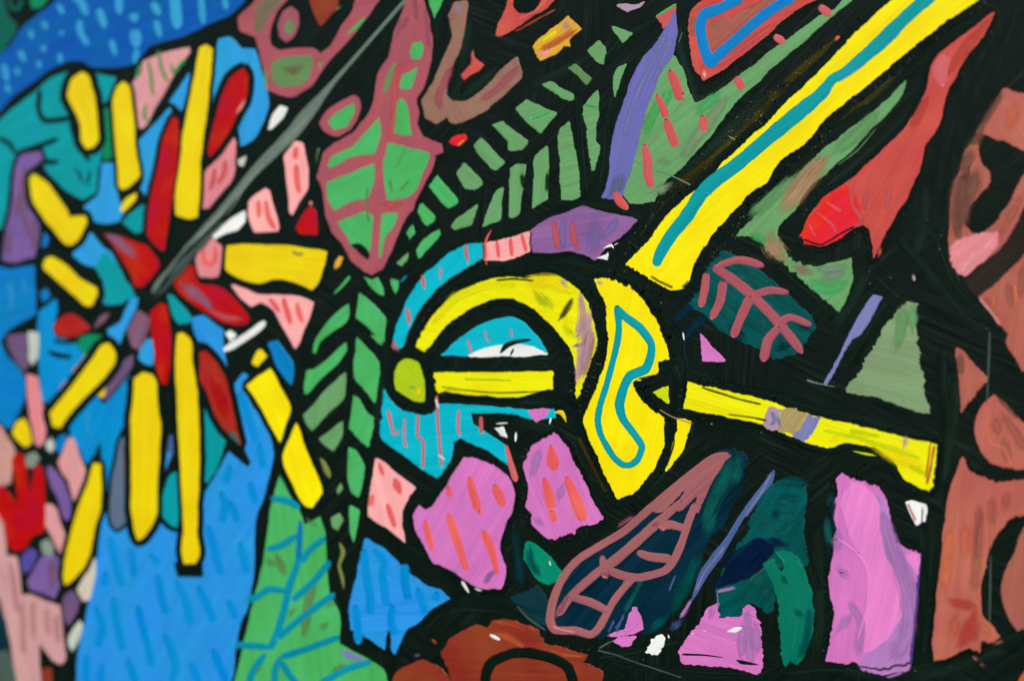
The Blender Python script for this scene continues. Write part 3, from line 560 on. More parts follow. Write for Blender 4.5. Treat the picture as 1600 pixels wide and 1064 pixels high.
strokes('coral_dash', 'CD', '20', '985,440,50 1020,520,60 1050,605,70 1070,620,50;905,590,36 940,670,46 965,740,56;960,745,46 995,840,60 1025,920,54;1188,720 1205,825;1395,480 1445,560;828,900,30 845,1000,66 850,1090,56 872,1175,48;2020,235,46 2085,275,52;1920,0,10 1925,2,8', 52, 1.6, g)
strokes('coral_dash', 'PKC', '30', '318,40 395,98;35,225 105,268', 52, 1.7, g)
strokes('scratch', 'G3', '20', '850,915 930,830;750,1000 820,1030 890,1050;1010,700 1090,610;820,700 845,740;650,975 690,1000', 8, 1.8, g); stroke('scratch', 'G3', '21', '880,0 960,20 1050,60 1150,110', 8, 1.8, g)
p = patch('periwinkle_stroke', 'PE', '20', '1018,70 1030,200 1004,340 940,440 880,580 830,700 800,830 770,950 745,1064 712,1144 692,1224 620,1244 556,1236 590,1184 612,1064 618,940 650,780 710,620 750,500 820,370 900,280 948,205 985,130', 1.8, label='long periwinkle stroke')
stroke('blue_grey_streak', 'SL', '21', '690,20 650,110 600,160', 60, 2.2, p, dry=True); stroke('coral_dash', 'CD', '21', '640,130,40 670,190,60 725,245,44', 50, 2.3, p); strokes('lavender_streak', 'BP', '20', '960,220 860,420 760,640 700,860;1000,240 940,380 880,520', 30, 2.2, p, dry=True)
a = patch('coral_arrow', 'RC', '20', '1112,80 1170,20 1250,-60 2040,-60 1890,0 1730,95 1600,217 1450,332 1330,432 1200,507 1140,430 1113,300 1103,180', 1.4, ol=30, label='coral arrowhead with a blue inner line')
stroke('brown_streak', 'BR', '20', '1300,200 1500,100 1700,-20', 110, 1.75, a, dry=True); stroke('taupe_streak', 'TP', '20', '1135,100 1130,220', 40, 1.75, a, dry=True); stroke('salmon_streak', 'CD', '20', '1170,400 1300,400 1450,290 1650,150', 40, 1.8, a, dry=True)
stroke('blue_line', 'VB', '20', '1440,-20 1300,55 1200,95 1178,190 1200,300 1240,395 1290,345 1400,250 1500,160 1610,70 1760,-20', 66, 2.2, a); stroke('white_edge', 'SP', '20', '1200,440 1205,490', 22, 2.1, a, dry=True)
strokes('scratch', 'GC', '20', '1065,200 1040,270;', 10, 1.0)
Yb = patch('yellow_handle', 'Y', '21', '718,585 800,500 900,380 1000,250 1100,160 1180,105 1300,-20 1470,-180 1600,-300 1700,-408 1800,-504 1920,-620 2000,-694 2140,-854 2280,-974 2380,-1064 2440,-1124 3000,-1124 2920,-1064 2730,-944 2500,-764 2240,-544 2000,-364 1920,-284 1840,-174 1670,-54 1600,62 1480,152 1350,292 1220,442 1160,542 1120,622 1102,702 1060,737 990,742 850,672', 2.2, ol=56, rough=1.3, ang=38, label='long wide yellow brush handle running to the top right')
stroke('teal_line', 'T', '21', '895,600,56 932,510,72 1000,400,80 1090,290,86 1180,150,86 1260,70,92 1400,-30,84 1600,-200,90 1750,-324,100 1930,-474,80 2000,-564,60 2100,-624,70 2300,-794,92 2450,-944,84 2600,-1080,90 2660,-1140,90', 80, 2.7, Yb, label='teal line down the middle of the handle')
strokes('pale_fleck', 'LB', '21', '1205,140,6 1250,150,12;905,500,5 940,520,8', 8, 3.1, Yb); strokes('pale_fleck', 'LB', '30', '440,510,8 500,470,20 600,400,14;330,610,12 380,570,20;720,270,10 780,230,16', 14, 3.1, Yb, dry=True)
stroke('bristle_edge', 'K', '21', '1210,470 1140,600 1130,650', 14, 2.9, Yb, dry=True); strokes('bristle_edge', 'K', '21', '860,660 930,700 1010,735;1060,735 1110,690', 16, 2.9, Yb, dry=True)
strokes('olive_bristle', 'OD', '20', '1080,1090 1350,860 1600,680;1150,1064 1330,930 1560,740;1000,1180 1180,1040 1400,850;1480,740 1560,660 1700,560', 60, 0.5, None, dry=True); strokes('olive_bristle', 'OD', '21', '900,330 1000,210 1130,100;800,440 900,330 980,230', 60, 0.5, None, dry=True); strokes('olive_bristle', 'OD', '30', '340,780 480,700 640,600 800,470;100,520 300,360 480,210', 50, 0.5, None, dry=True);
p = patch('purple_band', 'PU', '21', '128,375 240,300 440,228 520,250 650,275 784,310 700,400 600,470 520,557 430,520 360,500 270,517 128,512', 1.4, ol=22, label='purple band between the ferns and the shell')
stroke('blue_violet_streak', 'PL', '21', '530,265,40 510,400,130 490,520,60', 60, 1.9, p, dry=True); strokes('blue_violet_streak', 'PL', '21', '660,290 620,360 560,420;340,300 310,400 330,490', 44, 1.9, p, dry=True)
strokes('coral_stripe', 'CD', '21', '262,310 275,400 290,500;378,320 385,400 412,490', 40, 2.0, p, dry=True); strokes('white_fleck', 'W', '21', '530,550,8 590,540,30 600,510,10;570,490,6 620,470,18 635,490,6;640,468,6 665,455,10;550,545 600,560', 14, 2.2, p)
# shell arch
A_ = patch('yellow_arch', 'YG', '12', '1003,40 1010,0 1060,-84 1150,-204 1250,-284 1380,-354 1480,-386 1600,-396 1720,-390 1880,-402 1950,-364 2020,-314 2070,-234 2102,-134 2132,0 2100,120 2070,200 2020,330 2004,362 2000,200 1980,80 1925,0 1840,-104 1730,-196 1600,-266 1480,-256 1330,-196 1200,-106 1110,0 1085,30 1050,72', 1.8, ol=46, label='yellow arch of the snail shell')
strokes('yellow_streak', 'Y', '21', '60,700,60 250,700,80 380,780,60;330,900,40 370,1020,60', 60, 2.15, A_, dry=True); strokes('lime_streak', 'LM', '21', '130,750,30 210,830,80 260,880,40;310,980,40 360,1020,70 380,1060,30', 60, 2.2, A_, dry=True)
strokes('mauve_streak', 'LM2', '21', '420,760,30 440,900,60 420,1060,70;480,880 460,1000 430,1064;440,1064 430,1200 410,1320;500,980 470,1100 440,1240', 56, 2.3, A_, dry=True); stroke('purple_chip', 'LA', '21', '300,680 340,720', 44, 2.3, A_, dry=True); stroke('ochre_streak', 'TNC', '21', '500,1000 480,1150 430,1300', 60, 2.2, A_, dry=True)
stroke('lilac_fleck', 'PL', '22', '380,40 430,20', 26, 2.6, A_, dry=True); stroke('dark_smudge', 'K', '21', '385,790,16 340,870,44 290,940,20', 30, 2.5, A_, dry=True)
stroke('bristle_edge', 'K', '11', '1500,690 1600,680 1740,690', 14, 2.4, A_, dry=True)
# shell half disc
c = patch('cyan_half_disc', 'C', '12', '1163,92 1250,10 1330,-50 1400,-94 1500,-132 1580,-142 1640,-128 1700,-84 1770,0 1824,82 1600,95', 1.2, label='cyan half disc inside the arch')
strokes('rosy_dash', 'PKC', '12', '1320,-10 1335,40 1350,90;1430,-70 1440,0;1590,-80 1600,-20;1450,10 1470,-10', 12, 1.8, c)
patch('white_shape', 'W', '12', '1330,96 1400,62 1542,22 1530,60 1560,50 1620,30 1730,42 1822,86 1700,97', 1.7, c)  # flat white paint along the base of the disc
strokes('black_line', 'K', '12', '1525,80,20 1570,30,34 1640,5,24 1720,-5,14;1590,95,14 1610,50,20', 24, 2.1, c)
h1 = patch('yellow_tongue', 'YG', '12', '1120,203 1600,200 1855,190 1852,302 1600,352 1400,340 1180,318 1140,328 1125,290', 1.6, ol=30, label='horizontal yellow bar under the half disc')
strokes('lime_streak', 'LM', '12', '1180,305 1500,325 1700,320;1300,240 1600,250', 12, 2.0, h1, dry=True); stroke('black_bristle', 'K', '12', '1160,290 1500,325 1780,318', 7, 2.1, h1, dry=True)
d = patch('lime_drop', 'LM', '12', '868,200 900,140 950,117 1012,135 1036,190 1057,300 1052,380 1000,378 930,345 872,310', 1.8, ol=56, label='lime drop at the left end of the arch')
stroke('yellow_streak', 'Y', '12', '1030,280 1010,350', 30, 2.2, d, dry=True); stroke('green_smudge', 'G', '12', '960,290 1000,300', 26, 2.3, d, dry=True)
c = patch('cyan_cheek', 'C', '12', '800,305 850,390 920,442 1040,472 1110,450 1150,400 1300,402 1600,428 1700,440 1860,430 1870,480 1740,490 1600,455 1340,450 1350,520 1440,580 1560,660 1572,772 1440,682 1280,610 1230,630 1210,740 1162,822 1130,852 1040,800 900,700 776,610', 1.0, label='cyan patch below the shell')
strokes('rosy_dash', 'PKC', '12', '822,435,24 840,500,20 860,590,12 900,560,20;930,480,12 925,620,14 940,665,28;1012,460 1010,600 1045,630 1042,800;1130,340 1135,500 1150,680 1160,790;1268,430 1262,540 1275,600', 17, 1.5, c)
strokes('white_fleck', 'W', '12', '1135,710 1180,745;1120,360 1140,420', 12, 1.7, c)
patch('white_chip', 'W', '12', '1488,546 1545,543 1572,610 1530,595'); stroke('rosy_dash', 'CD', '12', '1405,470 1408,582', 24, 1.5); stroke('rosy_dash', 'PKC', '12', '1562,650,20 1590,760,34 1625,880,44', 30, 1.5); strokes('white_fleck', 'W', '12', '1500,520 1575,515;1625,580 1620,620', 8, 1.0)
m2 = patch('orchid_petal', 'M', '22', '96,702 130,650 180,618 260,574 300,610 400,780 490,960 545,1064 568,1116 400,1184 265,1252 180,1194 128,1144 130,1080 86,1030 110,930 78,800', 1.6, ol=36, rough=1.6, label='smaller orchid petal with coral dashes')
strokes('coral_dash', 'CO', '22', '240,650,22 255,750,80 270,820,30;200,860,40 230,960,60 250,1060,60;340,850,40 385,960,66 440,1100,80 460,1120,30;245,1060,60 270,1140,30', 44, 2.1, m2, dry=False); strokes('purple_streak', 'LV', '22', '180,680 140,780 110,860;320,900 290,1000;140,1100 200,1160', 50, 2.0, m2, dry=True)
o = patch('orchid_chip', 'M', '22', '100,440 150,432 232,430 222,462 150,512'); stroke('lilac_streak', 'LV', '22', '200,445 190,475', 26, 1.4, o, dry=True); stroke('yellow_chip', 'YL', '22', '265,450,18 310,450,30 340,510,6', 24, 1.1); stroke('white_fleck', 'W', '22', '245,470 235,520', 14, 1.0); stroke('white_fleck', 'W', '22', '25,570 22,630', 14, 1.0)
# yellow snail body
B_ = patch('yellow_body', 'Y', '22', '510,-384 540,-390 620,-374 740,-324 830,-234 900,-114 950,0 985,115 912,132 912,208 830,235 757,262 775,330 850,420 955,480 942,650 900,780 830,880 760,950 660,982 620,920 560,780 500,640 453,520 460,450 500,370 550,240 590,120 602,0 590,-164 570,-264 540,-324', 2.0, ol=60, rough=1.4, ang=75, label='yellow body shape with a teal contour line')
stroke('teal_contour', 'T', '21', '655,845,61 662,890,49 668,980,41 660,1064,44 630,1194,41 590,1344,41 552,1464,41 536,1564,41 558,1660,41 630,1785,41 690,1838,41 740,1840,41 785,1806,41 812,1726,44 765,1650,46 695,1555,51 672,1464,61 700,1354,59 740,1284,59 835,1240,61 868,1154,54 868,1080,49 800,985,54 700,910,49 655,860,54', 34, 2.5, B_, label='closed teal contour line')
patch('yellow_sliver', 'Y', '22', '1033,490 1112,508 1090,620 1042,710 962,815 1000,700 1028,580', 1.8, rough=1.5)
stroke('bristle_streak', 'OC', '22', '545,20 548,120 530,180', 16, 1.2, dry=True); stroke('olive_edge', 'OD', '22', '410,600 470,720 540,860 590,950', 22, 1.9, dry=True); stroke('mauve_fleck', 'LM2', '21', '530,690 570,715', 26, 2.5, B_, dry=True)
strokes('bristle_edge', 'K', '22', '790,240 900,215 920,200;1000,520 1010,640 960,790;980,10 990,100', 14, 2.6, B_, dry=True)
patch('lime_triangle', 'LG', '22', '883,325 972,290 977,388', 1.6, label='tiny lime triangle')
n_ = patch('yellow_nose_bar', 'YG', '22', '1100,262 1200,282 1400,330 1600,382 1720,422 1920,480 2160,532 2400,592 2657,650 2632,900 2610,942 2530,912 2450,870 2400,770 2320,690 2200,652 2080,640 1990,670 1830,630 1700,580 1550,522 1300,462 1068,426', 1.9, ol=44, rough=1.2, label='long yellow bar pointing right')
patch('lilac_area', 'LA', '32', '5,420 60,425 95,440 70,470 70,545 30,555 -40,530', 2.25, n_, rough=2, ang=70)
patch('tan_area', 'TN', '32', '95,430 130,423 268,462 225,540 215,612 150,590 60,556 75,480', 2.3, n_, rough=1.6, ang=60)
patch('violet_area', 'BP', '32', '258,462 328,482 300,540 262,590 222,628 150,592 200,575 225,530', 2.35, n_, rough=2.2, ang=60)
strokes('violet_streak', 'BP', '32', '20,440 40,500 10,530;60,470 80,540', 24, 2.6, n_, dry=True); stroke('lilac_area', 'LA', '32', '870,600 850,665', 60, 2.4, n_, dry=True)
strokes('lime_streak', 'LG', '32', '350,560 600,620 800,680 960,740;880,780 1000,840;500,560 700,600', 26, 2.4, n_, dry=True); stroke('yellow_streak', 'Y', '32', '380,620,30 560,600,30 800,740,60 980,800,50', 40, 2.3, n_, dry=True)
strokes('orange_edge', 'OR2', '32', '1040,650 1020,780 990,900;1015,640 1000,760 985,860', 16, 2.5, n_, dry=True); strokes('black_bristle', 'K', '22', '1180,290 1400,360 1560,400;1350,460 1500,480 1590,500', 12, 2.5, n_, dry=True); stroke('lime_dash', 'LG', '32', '530,690,4 620,710,14 700,720,4', 10, 1.0); stroke('ochre_edge', 'OC', '32', '700,700,8 790,770,16 830,830,6', 12, 1.4)
# teal leaf with rosy veins
t = patch('teal_leaf', 'TD', '21', '1112,830 1180,740 1240,600 1330,508 1450,560 1600,668 1740,800 1862,920 1902,990 1840,1064 1760,1150 1640,1184 1540,1120 1300,1000 1200,900', 1.2, rough=2, ang=-30, label='dark teal leaf with rosy veins')
strokes('teal_streak', 'TE', '21', '1420,620 1540,690 1700,800;1250,780 1320,860 1420,960;1380,640 1500,700;1550,900 1600,1000', 70, 1.6, t, dry=True); strokes('navy_streak', 'NV', '21', '1650,1120 1740,1080;1360,980 1460,1060;1780,960 1860,1000', 70, 1.6, t, dry=True)
strokes('rosy_vein', 'DP', '21', '1255,600,50 1390,692,60 1500,780,64 1600,880,62 1680,970,60 1770,1080,56 1815,1145,36;1280,600,40 1400,562,48 1480,570,50 1575,600,40;1215,640 1205,740 1180,855;1320,690,56 1300,820,54 1245,930,44;1490,790,60 1430,920,58 1380,1045,50;1500,780,44 1620,750,46 1730,765,30;1650,965,44 1740,920,46 1870,968,36;1670,980,50 1600,1064,60 1570,1195,56', 50, 2.2, t)
patch('orchid_chip', 'M', '22', '1178,-40 1230,18 1328,126 1195,126', 1.2)
g = patch('lilac_spike', 'BP', '31', '660,780 712,796 640,930 580,1030 520,1064 440,1204 362,1340 350,1338 410,1234 490,1064 540,960 600,860', 1.4, label='thin lilac spike');
patch('green_triangle', 'G3', '31', '838,850 870,823 940,840 920,900 925,1000 930,1064 962,1264 982,1384 1018,1526 940,1508 800,1464 650,1415 496,1380 600,1214 690,1064 744,950', 1.2, rough=1.8, ang=-15, label='grey-green triangle above the long yellow bar')
strokes('green_streak', 'G2', '31', '850,840 830,1000 800,1120;900,850 900,1000', 70, 1.6, None, dry=True)
l_ = patch('long_green_leaf', 'G2', '30', '862,503 832,600 762,690 652,800 540,922 380,1066 280,1144 220,1214 160,1324 60,1414 58,1484 130,1594 200,1654 300,1666 450,1634 522,1612 515,1764 470,1894 446,1952 380,1894 240,1764 100,1654 0,1560 -82,1480 -195,1474 -100,1374 0,1270 100,1174 215,1064 420,880 600,750 750,620', 1.2, ang=45, rough=1.5, label='long green leaf curling under the red shape')
strokes('tan_streak', 'TNC', '30', '400,960,70 290,1064,110 200,1180,120 80,1330,110;20,1420,90 30,1540,110 130,1640,90', 90, 1.5, l_, dry=True); strokes('tan_streak', 'TP', '30', '360,980 240,1110 120,1250;150,1670 280,1710', 60, 1.6, l_, dry=True); strokes('pale_streak', 'GS', '31', '300,620 400,620 500,600;320,680 480,640', 44, 1.6, l_, dry=True); stroke('green_streak', 'G', '31', '240,690 380,740 500,700', 70, 1.5, l_, dry=True); stroke('green_streak', 'G', '21', '1480,400 1600,440', 50, 1.5, l_, dry=True)
stroke('scratch', 'G3', '30', '440,1030,3 560,940,6 680,800,3', 5, 0.9)
r = patch('red_beak', 'RC', '30', '1412,78 1340,230 1222,380 1162,500 1110,600 1072,770 990,900 950,1064 920,1124 850,1264 740,1444 692,1544 660,1616 650,1524 630,1434 590,1402 530,1424 430,1494 330,1536 240,1516 207,1474 250,1364 340,1244 480,1144 580,1064 760,900 900,740 1000,540 1018,430 1070,330 1200,240', 1.9, ol=40, ang=60, label='large red beak shape')
patch('bright_red_area', 'RB', '31', '208,412 255,300 345,180 490,98 540,160 565,220 572,300 535,350 430,422 330,468 240,448', 2.3, r, rough=2.5, label='brighter red end')
strokes('red_streak', 'TR', '30', '1390,110,20 1270,260,60 1180,380,50 1120,480,30;1000,600,30 900,800,60', 50, 2.3, r, dry=True); stroke('pink_streak', 'PKC', '30', '1120,340,50 1080,430,100 1090,540,50', 70, 2.4, r, dry=False); strokes('pale_streak', 'CD', '31', '520,110 530,220 600,320;700,480 690,540;620,120 600,260;760,100 740,250', 30, 2.4, r, dry=True); stroke('tan_streak', 'TNC', '31', '590,310 600,340', 30, 2.4, r, dry=True); strokes('orange_streak', 'CO', '31', '300,260 400,340 430,400;360,200 460,260;250,330 300,420', 14, 2.7, r, dry=True)
stroke('black_bristle', 'K', '31', '215,430 330,465 450,400 540,350', 12, 2.6, r)
# terracotta right side
tc = patch('terracotta_top', 'TC', '30', '1700,600 1600,588 1480,556 1440,620 1390,720 1336,842 1480,880 1600,942 1700,1000', 1.2, rough=1.6, label='terracotta patch at the right edge'); strokes('brown_streak', 'TB', '30', '1470,580 1380,720 1300,860', 40, 1.6, tc, dry=True); stroke('orange_streak', 'TO', '30', '1560,640 1500,820', 80, 1.5, tc, dry=True)
tm = patch('terracotta_field', 'TC2', '30', '1200,1064 1230,970 1262,920 1310,900 1332,1020 1370,1064 1382,1090 1370,1164 1300,1240 1240,1314 1230,1414 1270,1464 1340,1474 1450,1364 1560,1184 1600,1094 1700,1000 1700,1220 1590,1324 1540,1414 1460,1544 1230,1726 1160,1664 1130,1564 1140,1364 1160,1164', 1.1, rough=1.5, ang=80, label='terracotta field around a black hook')
strokes('brown_streak', 'TB', '31', '1210,60 1200,250 1180,420;1260,50 1230,200;1180,300 1190,440;1300,10 1290,120;1240,-100 1230,40', 44, 1.5, tm, dry=True); strokes('orange_streak', 'TC', '31', '1590,150 1520,280 1440,400;1560,220 1480,340', 50, 1.5, tm, dry=True)
patch('pink_area', 'P2', '31', '1134,485 1180,440 1250,410 1340,402 1430,385 1440,470 1340,570 1228,660 1160,590', 1.5, tm, rough=2, label='pink end'); strokes('pale_streak', 'SP', '31', '1160,540 1190,520;1200,640 1300,510;1150,500 1220,440;1350,500 1420,420', 22, 1.9, tm, dry=True)
patch('brown_black_band', 'KB', '31', '1226,694 1340,590 1470,475 1560,330 1600,240 1700,150 1700,420 1600,520 1450,680 1308,792', 1.4, rough=1.3, ang=40, label='brownish black band')
f = patch('terracotta_field', 'TC2', '31', '1308,792 1450,682 1600,532 1700,440 1700,1290 1600,1250 1540,1170 1494,1074 1512,1010 1440,950 1390,880', 1.2, rough=1.5, ang=80); strokes('pale_streak', 'TO', '31', '1380,830 1500,960 1560,1020;1540,700 1560,900;1420,760 1400,860', 26, 1.6, f, dry=True); strokes('brown_streak', 'BR', '31', '1350,800 1420,900;1500,700 1520,860;1590,600 1580,800', 50, 1.5, f, dry=True); stroke('cream_edge', 'SP', '31', '1320,800 1400,895 1450,965', 12, 1.9, f, dry=True)
f = patch('terracotta_chip', 'TC2', '32', '1180,50 1220,78 1300,160 1364,242 1262,370 1210,444 1196,300', 1.2, rough=1.4); stroke('brown_streak', 'TB', '32', '1200,80 1210,220', 40, 1.5, f, dry=True)
f = patch('terracotta_oval', 'TC', '32', '1412,348 1480,402 1600,522 1700,580 1700,790 1540,802 1400,762 1322,662 1298,542 1332,430', 1.2, ang=80, label='terracotta oval'); stroke('pale_line', 'TO', '32', '1385,420,8 1375,560,10 1395,640,10 1480,680,12 1520,790,10', 10, 1.6, f); strokes('brown_streak', 'TC2', '32', '1450,450 1560,600 1600,700;1420,480 1440,600;1470,600 1500,760', 60, 1.5, f, dry=True); stroke('dark_smudge', 'TB', '32', '1440,360 1560,490', 24, 1.6, f, dry=True)
q = patch('terracotta_field', 'TC', '32', '1216,728 1250,800 1350,862 1450,882 1600,872 1700,866 1700,1090 1600,1094 1500,1124 1420,1224 1370,1364 1332,1544 1342,1714 1400,1784 1450,1850 1400,1880 1330,1884 1322,1942 1260,1914 1170,1964 1036,1998 1030,1864 1060,1564 1100,1164 1112,1064 1150,880', 1.3, ol=24, rough=1.3, ang=86, label='tall terracotta field at the lower right')
strokes('red_streak', 'TR', '33', '1300,600,60 1260,760,100 1180,860,60;1120,560 1300,600', 60, 1.8, q, dry=True); strokes('orange_streak', 'TO', '33', '1140,100 1120,300 1100,500;1240,60 1230,300;1340,700 1390,790;1180,640 1150,800', 70, 1.7, q, dry=True); strokes('brown_streak', 'TC2', '33', '1320,-40 1310,200 1290,500;1400,-100 1400,100;1500,-120 1480,0', 60, 1.7, q, dry=True); stroke('scratch', 'TO', '33', '1385,-40 1383,240', 8, 2.0, q); stroke('brown_line', 'TB', '33', '1340,0 1305,160 1300,300', 10, 2.0, q, dry=True)
q = patch('terracotta_oval', 'BR', '33', '1604,110 1700,60 1700,715 1560,742 1500,655 1462,520 1480,400 1550,250', 1.2, ang=80)
patch('orange_corner', 'OR2', '33', '1550,1130 1580,1040 1610,1005 1700,980 1700,1200')
stroke('grey_thread', 'GC', '32', '1385,-60,8 1380,120,11 1368,400,6', 12, 2.4, label='thin grey line'); stroke('grey_thread', 'GC', '33', '1392,270,6 1388,480,10 1384,720,6', 12, 2.4)
strokes('orange_fleck', 'TC', '33', '1280,910 1310,935;1330,950 1350,970;1400,830 1470,810', 16, 1.0, None, dry=True)
# orchid panel on the right
m = patch('orchid_panel', 'M', '32', '428,860 462,840 580,880 690,920 732,1000 752,1064 800,1264 850,1294 952,1326 930,1564 900,1864 880,2006 700,2040 540,2004 480,2016 358,1996 388,1914 402,1664 380,1514 410,1300 430,1164 400,1064 440,960', 1.4, ol=34, rough=1.8, ang=85, label='tall orchid pink panel')
patch('light_pink_area', 'ML', '33', '520,-190 600,-150 690,-40 715,240 822,460 832,640 745,800 610,885 560,800 625,600 632,420 570,260 500,120 460,-40', 1.75, m, rough=1.5, ang=75, label='lighter pink stroke')
patch('lavender_area', 'LV', '33', '668,-110 728,-60 752,10 806,215 850,250 900,350 926,480 906,800 880,990 700,1022 600,1000 560,960 620,890 745,806 836,640 826,460 720,245 700,60', 1.72, m, rough=1.4, ang=80, label='lavender strip along the right side')
patch('pink_chip', 'ML', '33', '858,275 948,268 938,400 905,350', 1.9, m)
strokes('lavender_streak', 'LV', '33', '710,0,50 790,260,90 870,500,100 870,780,90 760,930,110;500,560,40 580,700,60 560,900,60;440,120 430,260;440,360 500,420;430,760 520,640', 60, 1.9, m, dry=True)
stroke('raised_line', 'ML', '33', '430,170,8 540,250,14 610,340,18 628,440,18 620,600,12 560,800,8', 14, 2.6, m); strokes('black_fleck', 'K', '33', '520,240 570,265;410,180 440,170;440,380 470,390;200,10 205,20', 10, 2.4, m); strokes('dark_bristle', 'NV', '33', '420,-60 400,60 420,150;370,200 410,220;380,260 410,280;390,-80 400,0', 22, 2.2, m, dry=True)
stroke('blue_edge', 'IN', '33', '955,260 935,500 912,760 890,960', 14, 1.9, m, dry=True); stroke('orchid_fleck', 'M', '33', '720,1000 850,985', 22, 1.1, dry=True); stroke('orchid_fleck', 'LV', '33', '740,1040 840,1010', 14, 1.1, dry=True)
patch('white_chip', 'W', '32', '866,1012 900,1002 982,1030 990,1064 978,1124 930,1150 900,1100'); stroke('pink_streak', 'PKC', '32', '870,1015 900,1080 925,1130', 14, 1.5, dry=True); stroke('black_bristle', 'K', '33', '965,-20 960,120', 8, 1.6, dry=True)
# dark teal and emerald grounds
u = patch('dark_teal_ground', 'TD', '33', '-60,-60 -20,-140 100,-190 240,-150 225,0 222,120 232,222 160,250 100,262 -20,310 -180,480 -320,520 -320,440 -200,260 -110,100', 0.8, rough=3, ang=60, label='dark teal ground'); strokes('teal_streak', 'TE', '33', '20,40 120,30 200,60;40,120 100,140 180,60;60,-60 160,-40;-60,120 0,60;150,160 190,200', 60, 1.2, u, dry=True); strokes('navy_streak', 'NB', '33', '-20,180 40,200 120,210;60,-20 40,60;0,250 -120,380', 60, 1.3, u, dry=True)
e = patch('emerald_shape', 'EM', '33', '-30,330 30,300 60,360 95,400 100,340 60,260 90,250 160,270 202,330 252,450 282,620 262,800 200,940 180,952 90,954 70,600 50,480 18,430', 1.3, rough=2.2, ang=80, label='emerald shape left of the orchid panel'); strokes('teal_streak', 'TD', '33', '260,600 240,800 190,920;160,620 220,660;80,400 120,460', 44, 1.7, e, dry=True); strokes('pale_scratch', 'EG', '33', '185,690 150,860;210,360 180,300;110,330 40,245;60,300 0,330', 6, 1.8, e)
nv = patch('navy_ground', 'NV', '23', '250,755 230,600 330,400 560,250 850,50 1100,-150 1300,-370 1370,-386 1474,-346 1444,-230 1400,-60 1332,60 1200,222 1130,380 1062,530 952,700 900,762 720,762 560,784', 0.8, rough=2.2, ang=45, label='navy ground behind the outlined wing'); strokes('teal_streak', 'TE', '23', '1380,-330,60 1340,-200,80 1260,-60,80 1200,120,60;1280,20 1200,150;1420,-340 1400,-250;820,420,30 700,640,30', 70, 1.2, nv, dry=True); strokes('blue_streak', 'BS', '23', '640,680 600,760;700,640 650,760;1020,400 980,500', 12, 1.3, nv, dry=True)
dk = patch('dark_teal_ground', 'DT', '23', '-20,540 60,520 150,470 215,560 222,705 130,700 50,610', 0.8, rough=2)
w_ = patch('rosy_wing_tip', 'DW', '22', '1372,718 1270,722 1100,842 868,1055 900,1075 950,1064 1050,965 1105,905 1000,1064 1060,1055 1172,945 1130,1064 1165,1074 1240,900 1322,768', 1.8, ang=40, label='dusty rose wing drawn in outline')
stroke('rosy_outline', 'DW', '22', '1360,715,40 1270,728,48 1150,810,48 1000,930,46 850,1060,52 700,1190,50 560,1275,50 430,1355,50 350,1434,50 290,1534,50 252,1644,52 238,1744,53 270,1806,52 400,1812,50 490,1836,50 545,1790,48 640,1620,46 740,1500,46 785,1478,43', 56, 2.1, w_)
strokes('rosy_outline', 'DW', '23', '600,370,52 700,405,55 800,415,48 950,375,50 1010,310,52 1060,200,48 1105,60,48 1150,-50,48;285,650,52 380,520,50 545,375,53 640,310,60 780,190,62 890,90,60 960,30,52 1060,-60,43;560,275,36 575,340,48 590,420,40;780,255,43 860,285,55 1000,300,55;920,105,44 990,85,52 1095,115,48;360,535,43 490,570,53 600,625,46;700,430,44 720,460,43', 56, 2.3, w_)
strokes('pink_streak', 'P2', '23', '250,720 320,745 400,760;560,400 590,420;930,120 960,110', 18, 2.7, w_, dry=True); strokes('dusky_streak', 'DM', '23', '300,600 270,680;350,520 300,640;560,390 620,400;870,100 920,70;760,30 660,100', 24, 2.7, w_, dry=True)
o = patch('emerald_leaf', 'EG', '23', '92,195 150,213 240,290 312,392 282,442 220,458 150,412 76,300', 1.4, ang=-40, label='emerald leaf'); stroke('dark_streak', 'TD', '23', '110,220 120,320 180,410', 50, 1.8, o, dry=True); stroke('white_glint', 'W', '23', '232,305,8 240,340,16', 12, 2.2, o)
# blue knife streak
k_ = stroke('blue_streak', 'BS', '23', '1640,-260,10 1610,-190,44 1530,-90,40 1440,30,34 1350,180,40 1280,280,60 1200,390,54 1155,490,34 1125,560,10', 50, 1.6, label='blue knife streak')
strokes('lilac_streak', 'BP', '23', '1620,-240 1560,-120 1450,40;1330,220 1200,390 1150,500', 22, 2.0, k_, dry=True); stroke('orchid_streak', 'LV', '23', '1125,550 1090,610 1050,670', 24, 1.6, k_, dry=True); stroke('blue_streak', 'BS', '23', '1065,680,34 1010,725,50 965,752,10', 30, 1.6, k_, dry=True)
patch('navy_triangle', 'NB', '23', '1530,160 1600,196 1640,250 1600,312 1450,432 1282,482 1350,350', 1.2, rough=2, ang=40)
patch('orchid_flake', 'M', '23', '590,782 650,760 700,742 752,600 782,600 822,738 770,765', 1.2, rough=2); patch('orchid_flake', 'M', '23', '636,812 700,790 784,778 742,832 690,838', 1.1, rough=1.6); stroke('blue_streak', 'BS', '23', '640,740 700,660', 14, 1.5, dry=True)
p = patch('orchid_block', 'M', '23', '1058,860 1120,770 1180,700 1230,600 1292,580 1290,680 1360,662 1430,662 1440,612 1480,588 1530,640 1560,870 1552,1000 1530,1022 1400,982 1060,952', 1.2, rough=1.6, ang=-10, label='orchid block at the bottom'); strokes('lavender_streak', 'LV', '23', '1470,620 1480,800 1500,960;1440,700 1430,920;1260,600 1240,680;1520,700 1530,900', 50, 1.6, p, dry=True)
